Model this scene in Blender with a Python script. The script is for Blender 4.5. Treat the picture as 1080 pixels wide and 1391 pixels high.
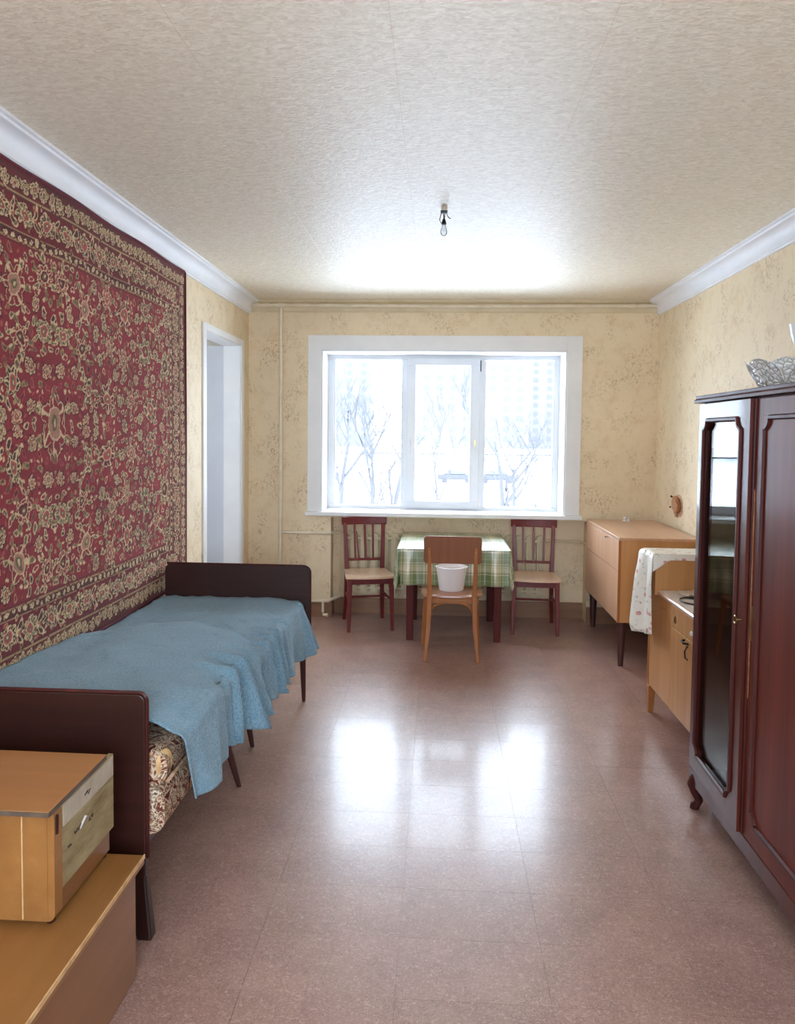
import bpy, bmesh, math, random
import numpy as np
from mathutils import Vector, Matrix

for o in list(bpy.data.objects):
    bpy.data.objects.remove(o)
random.seed(7)
scene = bpy.context.scene
COL = scene.collection

# ------------------------------------------------------------------ camera
F_PX, YAW, PITCH, ROLL, CAM_H, SHIFT = 1003.73, 0.0552, 0.0479, 0.0114, 1.4665, -58.28
_f = Vector((-math.sin(YAW)*math.cos(PITCH), math.cos(YAW)*math.cos(PITCH), -math.sin(PITCH)))
_r = Vector((math.cos(YAW), math.sin(YAW), 0))
_u = _r.cross(_f)
r2 = _r*math.cos(ROLL) + _u*math.sin(ROLL)
u2 = -_r*math.sin(ROLL) + _u*math.cos(ROLL)
cam = bpy.data.cameras.new('camera')
cam.sensor_fit = 'HORIZONTAL'
cam.sensor_width = 36.0
cam.lens = F_PX/1080*36.0
cam.shift_y = SHIFT/1080
cam.clip_start = 0.02
cam.clip_end = 2000
camo = bpy.data.objects.new('camera', cam)
COL.objects.link(camo)
camo.matrix_world = Matrix(((r2.x, u2.x, -_f.x, 0), (r2.y, u2.y, -_f.y, 0), (r2.z, u2.z, -_f.z, CAM_H), (0, 0, 0, 1)))
scene.camera = camo

# ------------------------------------------------------------------ world, light, exposure
SKY = 6.0
world = bpy.data.worlds.new('overcast_sky')
scene.world = world
world.use_nodes = True
wn = world.node_tree
bg = wn.nodes['Background']
wtc = wn.nodes.new('ShaderNodeTexCoord')
wno = wn.nodes.new('ShaderNodeTexNoise')
wno.inputs['Scale'].default_value = 1.3
wrm = wn.nodes.new('ShaderNodeValToRGB')
wrm.color_ramp.elements[0].color = (0.73, 0.86, 1.0, 1)
wrm.color_ramp.elements[1].color = (0.78, 0.89, 1.0, 1)
wn.links.new(wtc.outputs['Generated'], wno.inputs['Vector'])
wn.links.new(wno.outputs['Fac'], wrm.inputs['Fac'])
wn.links.new(wrm.outputs['Color'], bg.inputs['Color'])
bg.inputs['Strength'].default_value = SKY

def portal(name, loc, rot, sx, sy):
    l = bpy.data.lights.new(name, 'AREA')
    l.shape = 'RECTANGLE'
    l.size, l.size_y = sx, sy
    l.cycles.is_portal = True
    o = bpy.data.objects.new(name, l)
    COL.objects.link(o)
    o.location = loc
    o.rotation_euler = rot
portal('window_portal', (0.03, 6.3, 1.47), (-math.pi/2, 0, 0), 1.95, 1.35)
portal('rear_fill_portal', (0.08, -0.91, 1.52), (math.pi/2, 0, 0), 2.2, 1.4)  # sky sampling for the added fill window behind the camera
portal('adjoining_fill_portal', (-3.35, 4.7, 1.5), (0, -math.pi/2, 0), 1.5, 1.4)  # sky sampling for the added window of the side room

scene.view_settings.view_transform = 'Standard'
scene.view_settings.look = 'None'
scene.view_settings.gamma = 1
scene.view_settings.use_curve_mapping = False
scene.view_settings.exposure = 1.47
try:
    scene.cycles.max_bounces = 14
    scene.cycles.diffuse_bounces = 8
    scene.cycles.transparent_max_bounces = 24
    scene.cycles.use_denoising = True
    scene.cycles.sample_clamp_indirect = 8
except Exception:
    pass

# ------------------------------------------------------------------ materials
def S(r, g, b):
    def c(v):
        v /= 255.0
        return v/12.92 if v <= 0.04045 else ((v+0.055)/1.055)**2.4
    return (c(r), c(g), c(b), 1.0)

class Mat:
    def __init__(s, name, rough=0.5, spec=0.5):
        s.m = bpy.data.materials.new(name)
        s.m.use_nodes = True
        s.t = s.m.node_tree
        s.p = s.t.nodes['Principled BSDF']
        s.p.inputs['Roughness'].default_value = rough
        s.p.inputs['Specular IOR Level'].default_value = spec
    def n(s, typ, **kw):
        nd = s.t.nodes.new(typ)
        for k, v in kw.items():
            setattr(nd, k, v)
        return nd
    def l(s, a, b):
        s.t.links.new(a, b)
    def coords(s, kind='Object', scale=(1, 1, 1), rot=(0, 0, 0)):
        if kind == 'Position':
            src = s.n('ShaderNodeNewGeometry').outputs['Position']
        else:
            src = s.n('ShaderNodeTexCoord').outputs[kind]
        mp = s.n('ShaderNodeMapping')
        mp.inputs['Scale'].default_value = scale
        mp.inputs['Rotation'].default_value = rot
        s.l(src, mp.inputs['Vector'])
        return mp.outputs['Vector']
    def noise(s, vec, scale, detail=3, rough=0.55, dist=0.0):
        nd = s.n('ShaderNodeTexNoise')
        nd.inputs['Scale'].default_value = scale
        nd.inputs['Detail'].default_value = detail
        nd.inputs['Roughness'].default_value = rough
        nd.inputs['Distortion'].default_value = dist
        s.l(vec, nd.inputs['Vector'])
        return nd.outputs['Fac']
    def ramp(s, fac, stops, mode='LINEAR'):
        nd = s.n('ShaderNodeValToRGB')
        cr = nd.color_ramp
        cr.interpolation = mode
        while len(cr.elements) < len(stops):
            cr.elements.new(0.5)
        for e, (p, c) in zip(cr.elements, stops):
            e.position = p
            e.color = c if len(c) == 4 else (*c, 1)
        s.l(fac, nd.inputs['Fac'])
        return nd.outputs['Color']
    def mix(s, fac, a, b, blend='MIX'):
        nd = s.n('ShaderNodeMix', data_type='RGBA', blend_type=blend)
        for val, sock in ((fac, nd.inputs[0]), (a, nd.inputs[6]), (b, nd.inputs[7])):
            if hasattr(val, 'is_linked') or hasattr(val, 'links'):
                s.l(val, sock)
            else:
                sock.default_value = val
        return nd.outputs[2]
    def math(s, op, a, b=0.0):
        nd = s.n('ShaderNodeMath', operation=op)
        for val, sock in ((a, nd.inputs[0]), (b, nd.inputs[1])):
            if hasattr(val, 'links'):
                s.l(val, sock)
            else:
                sock.default_value = val
        return nd.outputs[0]
    def col(s, c):
        s.l(c, s.p.inputs['Base Color'])
    def bump(s, h, strength=0.2, dist=0.002):
        nd = s.n('ShaderNodeBump')
        nd.inputs['Strength'].default_value = strength
        nd.inputs['Distance'].default_value = dist
        s.l(h, nd.inputs['Height'])
        s.l(nd.outputs['Normal'], s.p.inputs['Normal'])

W0, B0 = (1, 1, 1, 1), (0, 0, 0, 1)

def plain(name, a, b=None, rough=0.5, scale=12, spec=0.5, bump=0.0, metallic=0.0, coat=0.0, bscale=None):
    m = Mat(name, rough, spec)
    b = b or tuple(x*0.86 for x in a[:3]) + (1,)
    v = m.coords()
    f = m.noise(v, scale, 4)
    m.col(m.ramp(f, [(0.3, b), (0.7, a)]))
    m.p.inputs['Metallic'].default_value = metallic
    m.p.inputs['Coat Weight'].default_value = coat
    m.p.inputs['Coat Roughness'].default_value = 0.08
    if bump:
        m.bump(m.noise(v, bscale or scale*6, 3), bump, 0.002)
    return m.m

def wood(name, dark, mid, light, grain='z', rough=0.4, fine=60, coat=0.0, coat_rough=0.05, wear=0.0, spec=0.5):
    m = Mat(name, rough, spec)
    sc = {'x': (0.06, 1, 1), 'y': (1, 0.06, 1), 'z': (1, 1, 0.06)}[grain]
    v = m.coords('Object', sc)
    a = m.noise(v, fine, 5, 0.6, 0.4)
    b = m.noise(v, fine*0.16, 3, 0.5, 1.0)
    c1 = m.ramp(a, [(0.25, dark), (0.55, mid), (0.8, light)])
    c2 = m.ramp(b, [(0.3, dark), (0.5, mid), (0.75, light)])
    c = m.mix(0.5, c1, c2)
    if wear:
        w = m.noise(m.coords('Object', (1, 1, 1)), 9, 6, 0.7)
        f = m.ramp(w, [(0.60, B0), (0.75, (wear, wear, wear, 1))])
        c = m.mix(f, c, tuple(min(1, x*1.5+0.03) for x in light[:3]) + (1,))
    m.col(c)
    m.p.inputs['Coat Weight'].default_value = coat
    m.p.inputs['Coat Roughness'].default_value = coat_rough
    m.bump(a, 0.08, 0.0006)
    return m.m

def make_wallpaper(name, base, fleck, horizontal):
    m = Mat(name, 0.62, 0.3)
    v = m.coords('Position')
    big = m.noise(v, 1.6, 3)
    c = m.ramp(big, [(0.3, tuple(x*0.92 for x in base[:3])+(1,)), (0.7, base)])
    clus = m.ramp(m.noise(m.coords('Position', (1, 1, 0.75)), 6.5, 2, 0.5), [(0.46, B0), (0.62, W0)])
    fl = m.ramp(m.noise(m.coords('Position', (1, 1, 0.7), (0.4, 0.3, 0.2)), 52, 3, 0.65, 1.4), [(0.52, B0), (0.62, W0)])
    f = m.math('MULTIPLY', clus, fl)
    f = m.math('MULTIPLY', f, 0.55)
    c = m.mix(f, c, fleck)
    fl2 = m.ramp(m.noise(v, 60, 2, 0.5), [(0.66, B0), (0.74, W0)])
    c = m.mix(m.math('MULTIPLY', fl2, 0.35), c, S(150, 138, 96))
    soft = m.ramp(m.noise(v, 11, 3, 0.6), [(0.50, B0), (0.72, W0)])
    c = m.mix(m.math('MULTIPLY', soft, 0.30), c, S(204, 166, 118))
    m.col(c)
    m.bump(m.noise(v, 120, 3), 0.12, 0.0015)
    return m.m

M = {}
M['wallpaper'] = make_wallpaper('wallpaper_cream', S(233, 214, 181), S(150, 116, 74), True)

# ceiling paper: embossed, slightly glossy
m = Mat('embossed_ceiling_paper', 0.48, 1.0)
v = m.coords('Position', (1.0, 2.4, 1))
ns = m.noise(v, 30, 3, 0.6, 1.2)
ns2 = m.noise(v, 70, 2)
bg_ = m.noise(m.coords('Position'), 0.9, 3)
c = m.ramp(ns, [(0.35, S(216, 201, 175)), (0.65, S(244, 234, 214))])
m.col(m.mix(m.ramp(bg_, [(0.3, B0), (0.7, (0.3, 0.3, 0.3, 1))]), c, S(240, 230, 212)))
m.bump(m.math('ADD', ns, m.math('MULTIPLY', ns2, 0.4)), 0.75, 0.005)
M['ceiling'] = m.m

# linoleum
def lino(name):
    m = Mat(name, 0.24, 0.5)
    v = m.coords('Position')
    rnd = m.n('ShaderNodeObjectInfo').outputs['Random']
    a = m.noise(v, 6, 4, 0.6)
    c = m.ramp(a, [(0.3, S(146, 111, 101)), (0.7, S(164, 128, 116))])
    f1 = m.ramp(m.noise(m.coords('Position', (1, 1.6, 1), (0, 0, 0.6)), 70, 3, 0.65, 1.8), [(0.51, B0), (0.63, W0)])
    c = m.mix(m.math('MULTIPLY', f1, 0.42), c, S(212, 184, 166))
    f2 = m.ramp(m.noise(m.coords('Position', (1.6, 1, 1), (0, 0, -0.5)), 74, 3, 0.65, 1.8), [(0.52, B0), (0.64, W0)])
    c = m.mix(m.math('MULTIPLY', f2, 0.45), c, S(104, 74, 66))
    k = m.math('ADD', m.math('MULTIPLY', rnd, 0.09), 0.955)
    cc = m.n('ShaderNodeCombineColor')
    for i in range(3):
        m.l(k, cc.inputs[i])
    c = m.mix(1.0, c, cc.outputs[0], 'MULTIPLY')
    m.col(c)
    w = m.noise(v, 3.5, 5, 0.65)
    rr = m.n('ShaderNodeMapRange')
    m.l(w, rr.inputs[0])
    rr.inputs[3].default_value = 0.30
    rr.inputs[4].default_value = 0.38
    m.p.inputs['Coat Weight'].default_value = 0.24
    m.p.inputs['Coat Roughness'].default_value = 0.13
    m.l(rr.outputs[0], m.p.inputs['Roughness'])
    m.bump(m.math('ADD', m.noise(v, 5, 3), m.math('MULTIPLY', m.noise(v, 60, 2), 0.06)), 0.05, 0.006)
    return m.m
M['lino'] = lino('marbled_linoleum')
M['lino_seam'] = plain('linoleum_seam', S(118, 88, 78), rough=0.6)
M['white_trim'] = plain('white_gloss_paint', S(232, 231, 230), S(222, 221, 221), 0.4, 3)
M['white_cornice'] = plain('white_plaster_cornice', S(236, 236, 238), S(226, 227, 230), 0.55, 4, bump=0.05)
M['pvc'] = plain('white_pvc', S(226, 228, 232), S(219, 222, 227), 0.32, 3)
M['pipe_paint'] = plain('cream_pipe_paint', S(232, 220, 198), S(214, 200, 174), 0.45, 10)
M['radiator'] = plain('beige_radiator_paint', S(222, 206, 172), S(204, 186, 150), 0.45, 6)
M['brown_board'] = wood('brown_baseboard_paint', S(128, 92, 68), S(144, 105, 78), S(158, 118, 90), 'x', 0.45)
M['door_white'] = plain('white_door_paint', S(200, 202, 208), S(192, 194, 201), 0.55, 3)
M['room_paint'] = plain('pale_wall_paint', S(225, 220, 210), None, 0.8, 3)
M['mahogany'] = wood('dark_mahogany', S(38, 17, 13), S(54, 25, 19), S(68, 33, 25), 'x', 0.42, 50, coat=0.15, coat_rough=0.2, spec=0.35)
M['mahogany_v'] = wood('dark_mahogany_upright', S(34, 15, 12), S(48, 22, 17), S(62, 30, 23), 'z', 0.42, 50, coat=0.15, coat_rough=0.2, spec=0.35)
M['wardrobe'] = wood('polished_red_brown_veneer', S(58, 22, 17), S(82, 33, 25), S(104, 45, 34), 'z', 0.4, 45, coat=0.26, coat_rough=0.06, spec=0.2)
M['wardrobe_panel'] = wood('red_brown_door_veneer', S(78, 28, 20), S(104, 42, 29), S(126, 56, 38), 'z', 0.5, 38, coat=0.07, coat_rough=0.15, spec=0.2)
M['wardrobe_moulding'] = wood('dark_moulding', S(52, 20, 18), S(74, 31, 27), S(100, 46, 38), 'z', 0.5, 60, coat=0.08, coat_rough=0.2, spec=0.2)
M['wardrobe_in'] = wood('wardrobe_interior', S(60, 22, 18), S(84, 33, 26), S(98, 42, 32), 'z', 0.6, 40)
M['pine'] = wood('yellow_brown_veneer', S(176, 122, 72), S(196, 142, 88), S(210, 158, 104), 'z', 0.42, 34, coat=0.25, coat_rough=0.2)
M['pine_pale'] = wood('pale_veneer_top', S(186, 140, 108), S(202, 158, 126), S(214, 174, 142), 'y', 0.35, 30, coat=0.4, coat_rough=0.15, wear=0.3)
M['pine_front'] = wood('worn_veneer_front', S(190, 140, 106), S(206, 158, 124), S(220, 178, 146), 'z', 0.42, 30, coat=0.3, coat_rough=0.2, wear=0.35)
M['dark_leg'] = wood('dark_leg_stain', S(48, 20, 18), S(64, 28, 25), S(80, 38, 33), 'z', 0.35, 60, coat=0.4)
M['chair_red'] = wood('red_stained_wood', S(84, 26, 26), S(112, 38, 36), S(130, 50, 46), 'z', 0.40, 50, coat=0.12, coat_rough=0.2, spec=0.3)
M['chair_seat'] = wood('pale_plywood_seat', S(204, 164, 130), S(222, 186, 154), S(234, 204, 176), 'y', 0.35, 30, coat=0.8, coat_rough=0.22)
M['chair_brown'] = wood('orange_brown_beech', S(140, 84, 40), S(164, 102, 54), S(184, 122, 70), 'z', 0.42, 45, coat=0.1, coat_rough=0.2, spec=0.3)
M['chair_back_ply'] = wood('brown_ply_backrest', S(116, 64, 34), S(134, 78, 44), S(148, 90, 54), 'z', 0.45, 40, coat=0.05, coat_rough=0.2, spec=0.25)
M['chair_back_seat'] = wood('brown_ply_seat', S(150, 94, 62), S(172, 114, 80), S(190, 134, 98), 'x', 0.36, 40, coat=0.5, coat_rough=0.15)
M['table_red'] = wood('dark_red_table_stain', S(66, 22, 22), S(86, 32, 30), S(104, 42, 38), 'z', 0.5, 50, coat=0.0, spec=0.2)
M['honey'] = wood('honey_lacquer_veneer', S(136, 90, 46), S(156, 106, 56), S(172, 122, 70), 'y', 0.40, 24, coat=0.4, coat_rough=0.12, wear=0.15)
M['lid'] = wood('orange_brown_board', S(158, 106, 62), S(176, 122, 74), S(190, 138, 90), 'x', 0.40, 22, coat=0.4, coat_rough=0.15)
M['chest_side'] = wood('brown_chest_veneer', S(118, 76, 44), S(136, 90, 54), S(150, 104, 66), 'y', 0.36, 26, coat=0.4, coat_rough=0.12)
M['edge_dark'] = plain('dark_board_edge', S(104, 88, 76), S(82, 68, 58), 0.6, 30)
M['pale_edge'] = plain('pale_worn_edge', S(226, 190, 140), S(190, 146, 96), 0.5, 30)
M['brass'] = plain('brass', S(196, 170, 120), S(160, 130, 84), 0.3, 20, metallic=1.0)
M['dark_metal'] = plain('dark_metal', S(50, 46, 44), S(34, 31, 30), 0.4, 20, metallic=0.6)
M['black_plastic'] = plain('black_plastic', S(44, 40, 38), S(30, 28, 27), 0.4, 20)
M['white_plastic'] = plain('white_plastic', S(232, 228, 226), S(224, 219, 217), 0.35, 8)
M['worktop'] = plain('white_laminate', S(232, 226, 222), S(220, 212, 206), 0.3, 8)
M['worktop_edge'] = wood('pale_pink_moulding', S(196, 152, 128), S(216, 176, 154), S(232, 200, 182), 'y', 0.3, 30, coat=0.5)
M['bakelite'] = plain('orange_brown_plaster', S(196, 140, 96), S(140, 86, 46), 0.5, 60)
M['plaster'] = plain('bare_plaster', S(214, 180, 150), S(172, 130, 98), 0.8, 50, bump=0.5)
M['porcelain'] = plain('white_porcelain', S(236, 234, 230), None, 0.2, 8)
M['paper'] = plain('pale_paper', S(228, 214, 196), S(196, 178, 160), 0.8, 40)
M['binding'] = plain('dark_red_binding', S(104, 28, 42), S(84, 20, 34), 0.9, 60, bump=0.4)
M['jute'] = plain('rug_backing', S(120, 90, 70), None, 0.95, 80)
M['snow'] = plain('snow', S(240, 242, 246), S(232, 236, 242), 0.8, 0.4)
M['bark'] = plain('wet_bark', (0.060, 0.057, 0.060, 1), (0.053, 0.050, 0.054, 1), 0.9, 2)
M['concrete'] = plain('grey_concrete_facade', (0.100, 0.097, 0.096, 1), (0.095, 0.092, 0.092, 1), 0.9, 0.3)
M['concrete_pink'] = plain('pink_grey_facade', (0.106, 0.098, 0.096, 1), (0.100, 0.094, 0.092, 1), 0.9, 0.3)
M['far_window'] = plain('dark_far_window', (0.079, 0.077, 0.078, 1), (0.075, 0.074, 0.075, 1), 0.5, 0.2, spec=0.2)
M['car'] = plain('dusty_car_paint', (0.066, 0.064, 0.068, 1), None, 0.6, 2, spec=0.1)

def glass_mat(name, ior=1.5, tint=(1, 1, 1, 1), rough=0.0, boost=1.0):
    mt = bpy.data.materials.new(name)
    mt.use_nodes = True
    t = mt.node_tree
    t.nodes.remove(t.nodes['Principled BSDF'])
    out = t.nodes['Material Output']
    fr = t.nodes.new('ShaderNodeFresnel')
    fr.inputs['IOR'].default_value = ior
    tc = t.nodes.new('ShaderNodeTexCoord')
    no = t.nodes.new('ShaderNodeTexNoise')
    no.inputs['Scale'].default_value = 5
    bp = t.nodes.new('ShaderNodeBump')
    bp.inputs['Strength'].default_value = 0.02
    bp.inputs['Distance'].default_value = 0.01
    t.links.new(tc.outputs['Object'], no.inputs['Vector'])
    t.links.new(no.outputs['Fac'], bp.inputs['Height'])
    gl = t.nodes.new('ShaderNodeBsdfGlossy')
    gl.inputs['Roughness'].default_value = rough
    t.links.new(bp.outputs['Normal'], gl.inputs['Normal'])
    tr = t.nodes.new('ShaderNodeBsdfTransparent')
    tr.inputs['Color'].default_value = tint
    mx = t.nodes.new('ShaderNodeMixShader')
    mu = t.nodes.new('ShaderNodeMath')
    mu.operation = 'MULTIPLY'
    mu.use_clamp = True
    mu.inputs[1].default_value = boost
    t.links.new(fr.outputs[0], mu.inputs[0])
    t.links.new(mu.outputs[0], mx.inputs[0])
    t.links.new(tr.outputs[0], mx.inputs[1])
    t.links.new(gl.outputs[0], mx.inputs[2])
    t.links.new(mx.outputs[0], out.inputs['Surface'])
    return mt
M['pane'] = glass_mat('window_glass', 1.16, (0.97, 0.985, 1, 1))
M['ward_glass'] = glass_mat('wardrobe_glass', 1.52, (0.80, 0.82, 0.80, 1), 0.0, 0.26)
M['bulb_glass'] = glass_mat('bulb_glass', 1.25, (0.90, 0.91, 0.92, 1))
m = Mat('cut_crystal', 0.08, 0.8)
m.p.inputs['Transmission Weight'].default_value = 0.22
m.p.inputs['IOR'].default_value = 1.5
vv = m.coords('Object')
vo = m.n('ShaderNodeTexVoronoi', feature='DISTANCE_TO_EDGE')
vo.inputs['Scale'].default_value = 52
m.l(vv, vo.inputs['Vector'])
m.col(m.ramp(vo.outputs['Distance'], [(0.02, S(190, 180, 164)), (0.10, S(250, 249, 247))]))
m.bump(vo.outputs['Distance'], 0.9, 0.01)
M['crystal'] = m.m

# blanket: blue woven cotton
m = Mat('blue_woven_cotton', 0.9, 0.2)
v = m.coords('Object')
th = m.noise(m.coords('Object', (1, 7, 1)), 130, 2)
th2 = m.noise(m.coords('Object', (7, 1, 1)), 130, 2)
big = m.noise(v, 5, 4)
c = m.ramp(big, [(0.3, S(86, 121, 142)), (0.7, S(104, 141, 162))])
c = m.mix(m.ramp(m.math('MULTIPLY', m.math('ADD', th, th2), 0.5), [(0.42, B0), (0.60, (0.7, 0.7, 0.7, 1))]), c, S(158, 188, 204))
m.col(c)
m.p.inputs['Sheen Weight'].default_value = 0.25
m.bump(m.math('ADD', m.math('ADD', th, th2), m.math('MULTIPLY', m.noise(v, 26, 5, 0.62, 1.2), 3.2)), 0.55, 0.005)
M['blanket'] = m.m

# mattress upholstery: cream and brown leafy swirls
m = Mat('brown_cream_leaf_upholstery', 0.85, 0.2)
v = m.coords('Object')
sw = m.noise(v, 16, 2, 0.5, 3.2)
c = m.ramp(sw, [(0.30, S(70, 34, 30)), (0.40, S(132, 76, 58)), (0.46, S(226, 206, 178)), (0.52, S(168, 120, 88)), (0.57, S(86, 50, 44)), (0.63, S(232, 214, 186)), (0.72, S(150, 132, 118)), (0.82, S(96, 60, 50))])
m.col(c)
m.bump(sw, 0.25, 0.003)
M['upholstery'] = m.m

# tablecloth: green plaid oilcloth, uses the cloth's own UVs
def plaid(name):
    m = Mat(name, 0.34, 0.5)
    sp = m.n('ShaderNodeSeparateXYZ')
    m.l(m.n('ShaderNodeTexCoord').outputs['UV'], sp.inputs[0])
    G, C, L = S(110, 128, 82), S(214, 202, 168), S(164, 170, 124)
    out = []
    for ax in (0, 1):
        fr = m.math('FRACT', m.math('MULTIPLY', sp.outputs[ax], 1/0.155))
        out.append(m.ramp(fr, [(0.0, G), (0.10, L), (0.14, G), (0.40, C), (0.46, G), (0.52, C), (0.72, L), (0.76, C), (0.80, L), (0.84, G), (0.88, C), (0.92, G)], 'CONSTANT'))
    c = m.mix(0.5, out[0], out[1])
    c = m.mix(1.0, c, m.ramp(m.noise(m.coords('UV'), 300, 2), [(0.3, (0.86, 0.86, 0.86, 1)), (0.7, W0)]), 'MULTIPLY')
    m.col(c)
    m.p.inputs['Coat Weight'].default_value = 1.0
    m.p.inputs['Coat Roughness'].default_value = 0.3
    m.bump(m.noise(m.coords('UV'), 400, 2), 0.15, 0.001)
    return m.m
M['plaid'] = plaid('green_plaid_oilcloth')

# floral oilcloth
m = Mat('floral_oilcloth', 0.45, 0.5)
v = m.coords('UV')
vo = m.n('ShaderNodeTexVoronoi')
vo.inputs['Scale'].default_value = 19
m.l(v, vo.inputs['Vector'])
spot = m.ramp(m.math('ADD', vo.outputs['Distance'], m.math('MULTIPLY', m.noise(v, 60, 2), 0.25)), [(0.30, W0), (0.36, B0)])
keep = m.ramp(vo.outputs['Color'], [(0.30, B0), (0.34, W0)])
fl = m.math('MULTIPLY', spot, keep)
leaf = m.ramp(m.noise(v, 26, 3, 0.6, 1.5), [(0.60, B0), (0.66, W0)])
c = m.mix(m.math('MULTIPLY', leaf, 0.55), S(238, 232, 220), S(150, 158, 126))
petal = m.ramp(m.noise(v, 45, 2), [(0.35, S(186, 84, 88)), (0.6, S(226, 166, 164))])
c = m.mix(m.math('MULTIPLY', fl, 0.85), c, petal)
m.col(c)
M['floral'] = m.m

# radio back: grey-green worn plywood with scribbles
m = Mat('weathered_back_board', 0.7, 0.3)
v = m.coords('Object', (1, 0.25, 1))
a = m.noise(v, 26, 5, 0.65)
c = m.ramp(a, [(0.3, S(128, 110, 78)), (0.5, S(160, 144, 108)), (0.75, S(186, 172, 138))])
d = m.ramp(m.noise(m.coords('Object', (1, 0.4, 1.4)), 18, 4, 0.7, 0.6), [(0.66, B0), (0.72, W0)])
m.col(m.mix(m.math('MULTIPLY', d, 0.75), c, S(60, 46, 36)))
M['weathered'] = m.m
M['weathered_pale'] = plain('pale_grey_board', S(196, 186, 170), S(170, 158, 138), 0.7, 18)
M['ink'] = plain('dark_ink_marks', S(58, 48, 42), S(38, 32, 28), 0.7, 60)

# ------------------------------------------------------------------ mesh helpers
PW = {}
def world_of(o):
    mtx = Matrix.Identity(4)
    while o is not None:
        loc = Matrix.LocRotScale(o.location, o.rotation_euler, o.scale)
        mtx = loc @ mtx
        o = o.parent
    return mtx

def props(o, label=None, cat=None, group=None, kind=None):
    if label: o['label'] = label
    if cat: o['category'] = cat
    if group: o['group'] = group
    if kind: o['kind'] = kind
    return o

def link_mesh(name, me, mat, parent=None):
    o = bpy.data.objects.new(name, me)
    COL.objects.link(o)
    if mat is not None and not me.materials:
        me.materials.append(M[mat] if isinstance(mat, str) else mat)
    if parent is not None:
        o.parent = parent
    return o

def obj(name, bm, mat, parent=None, smooth=False, local=False, bevel=0.0, **kw):
    if parent is not None and not local:
        bm.transform(world_of(parent).inverted())
    bmesh.ops.recalc_face_normals(bm, faces=bm.faces[:])
    me = bpy.data.meshes.new(name)
    bm.to_mesh(me)
    bm.free()
    if smooth:
        for p in me.polygons:
            p.use_smooth = True
        if smooth != 'all':
            me.set_sharp_from_angle(angle=math.radians(38))
    o = link_mesh(name, me, mat, parent)
    if bevel:
        md = o.modifiers.new('bevel', 'BEVEL')
        md.width = bevel
        md.segments = 2
        md.limit_method = 'ANGLE'
    if kw:
        props(o, **kw)
    return o

def thing(name, label, cat, loc=(0, 0, 0), rz=0.0, group=None):
    o = bpy.data.objects.new(name, None)
    o.empty_display_size = 0.05
    COL.objects.link(o)
    o.location = loc
    o.rotation_euler = (0, 0, rz)
    return props(o, label, cat, group)

def box(x0, y0, z0, x1, y1, z1, bm=None):
    bm = bm or bmesh.new()
    vs = [bm.verts.new(p) for p in ((x0, y0, z0), (x1, y0, z0), (x1, y1, z0), (x0, y1, z0), (x0, y0, z1), (x1, y0, z1), (x1, y1, z1), (x0, y1, z1))]
    for f in ((3, 2, 1, 0), (4, 5, 6, 7), (0, 1, 5, 4), (1, 2, 6, 5), (2, 3, 7, 6), (3, 0, 4, 7)):
        bm.faces.new([vs[i] for i in f])
    return bm

def loft(rings, bm=None, cap=True, closed=False):
    bm = bm or bmesh.new()
    R = [[bm.verts.new(p) for p in ring] for ring in rings]
    n = len(R[0])
    pairs = list(zip(R[:-1], R[1:]))
    if closed:
        pairs.append((R[-1], R[0]))
    for a, b in pairs:
        for i in range(n):
            j = (i+1) % n
            bm.faces.new((a[i], a[j], b[j], b[i]))
    if cap and not closed:
        bm.faces.new(list(reversed(R[0])))
        bm.faces.new(R[-1])
    return bm

def prism(poly, axis, a0, a1, bm=None):
    def P(p, a):
        return {'x': (a, p[0], p[1]), 'y': (p[0], a, p[1]), 'z': (p[0], p[1], a)}[axis]
    return loft([[P(p, a0) for p in poly], [P(p, a1) for p in poly]], bm)

def ringpts(c, d, r, n, up=None, ph=0.0):
    d = Vector(d).normalized()
    up = Vector(up) if up is not None else (Vector((0, 0, 1)) if abs(d.z) < 0.9 else Vector((0, 1, 0)))
    s = d.cross(up).normalized()
    t = s.cross(d)
    return [tuple(Vector(c) + s*(r*math.cos(ph+2*math.pi*i/n)) + t*(r*math.sin(ph+2*math.pi*i/n))) for i in range(n)]

def tube(path, rad, n=8, bm=None, closed=False, ph=0.0, up=None):
    path = [Vector(p) for p in path]
    m = len(path)
    rings = []
    for i, p in enumerate(path):
        if closed:
            d = path[(i+1) % m]-path[i-1]
        else:
            d = path[min(i+1, m-1)]-path[max(i-1, 0)]
        r = rad[i] if isinstance(rad, (list, tuple)) else rad
        rings.append(ringpts(p, d, r, n, up, ph))
    return loft(rings, bm, closed=closed)

def bar(p0, p1, w0, w1=None, bm=None):
    """square section tapered bar"""
    w1 = w0 if w1 is None else w1
    p0, p1 = Vector(p0), Vector(p1)
    d = p1-p0
    up = (0, 1, 0) if abs(d.normalized().z) > 0.8 else (0, 0, 1)
    return loft([ringpts(p0, d, w0*0.7071, 4, up, math.pi/4), ringpts(p1, d, w1*0.7071, 4, up, math.pi/4)], bm)

def lathe(profile, c, n=24, bm=None, wob=None, closed=False):
    rings = []
    for k, (r, z) in enumerate(profile):
        ring = []
        for i in range(n):
            a = 2*math.pi*i/n
            rr, zz = (r, z) if wob is None else wob(r, z, a, k)
            ring.append((c[0]+rr*math.cos(a), c[1]+rr*math.sin(a), c[2]+zz))
        rings.append(ring)
    return loft(rings, bm, cap=not closed, closed=closed)

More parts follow.
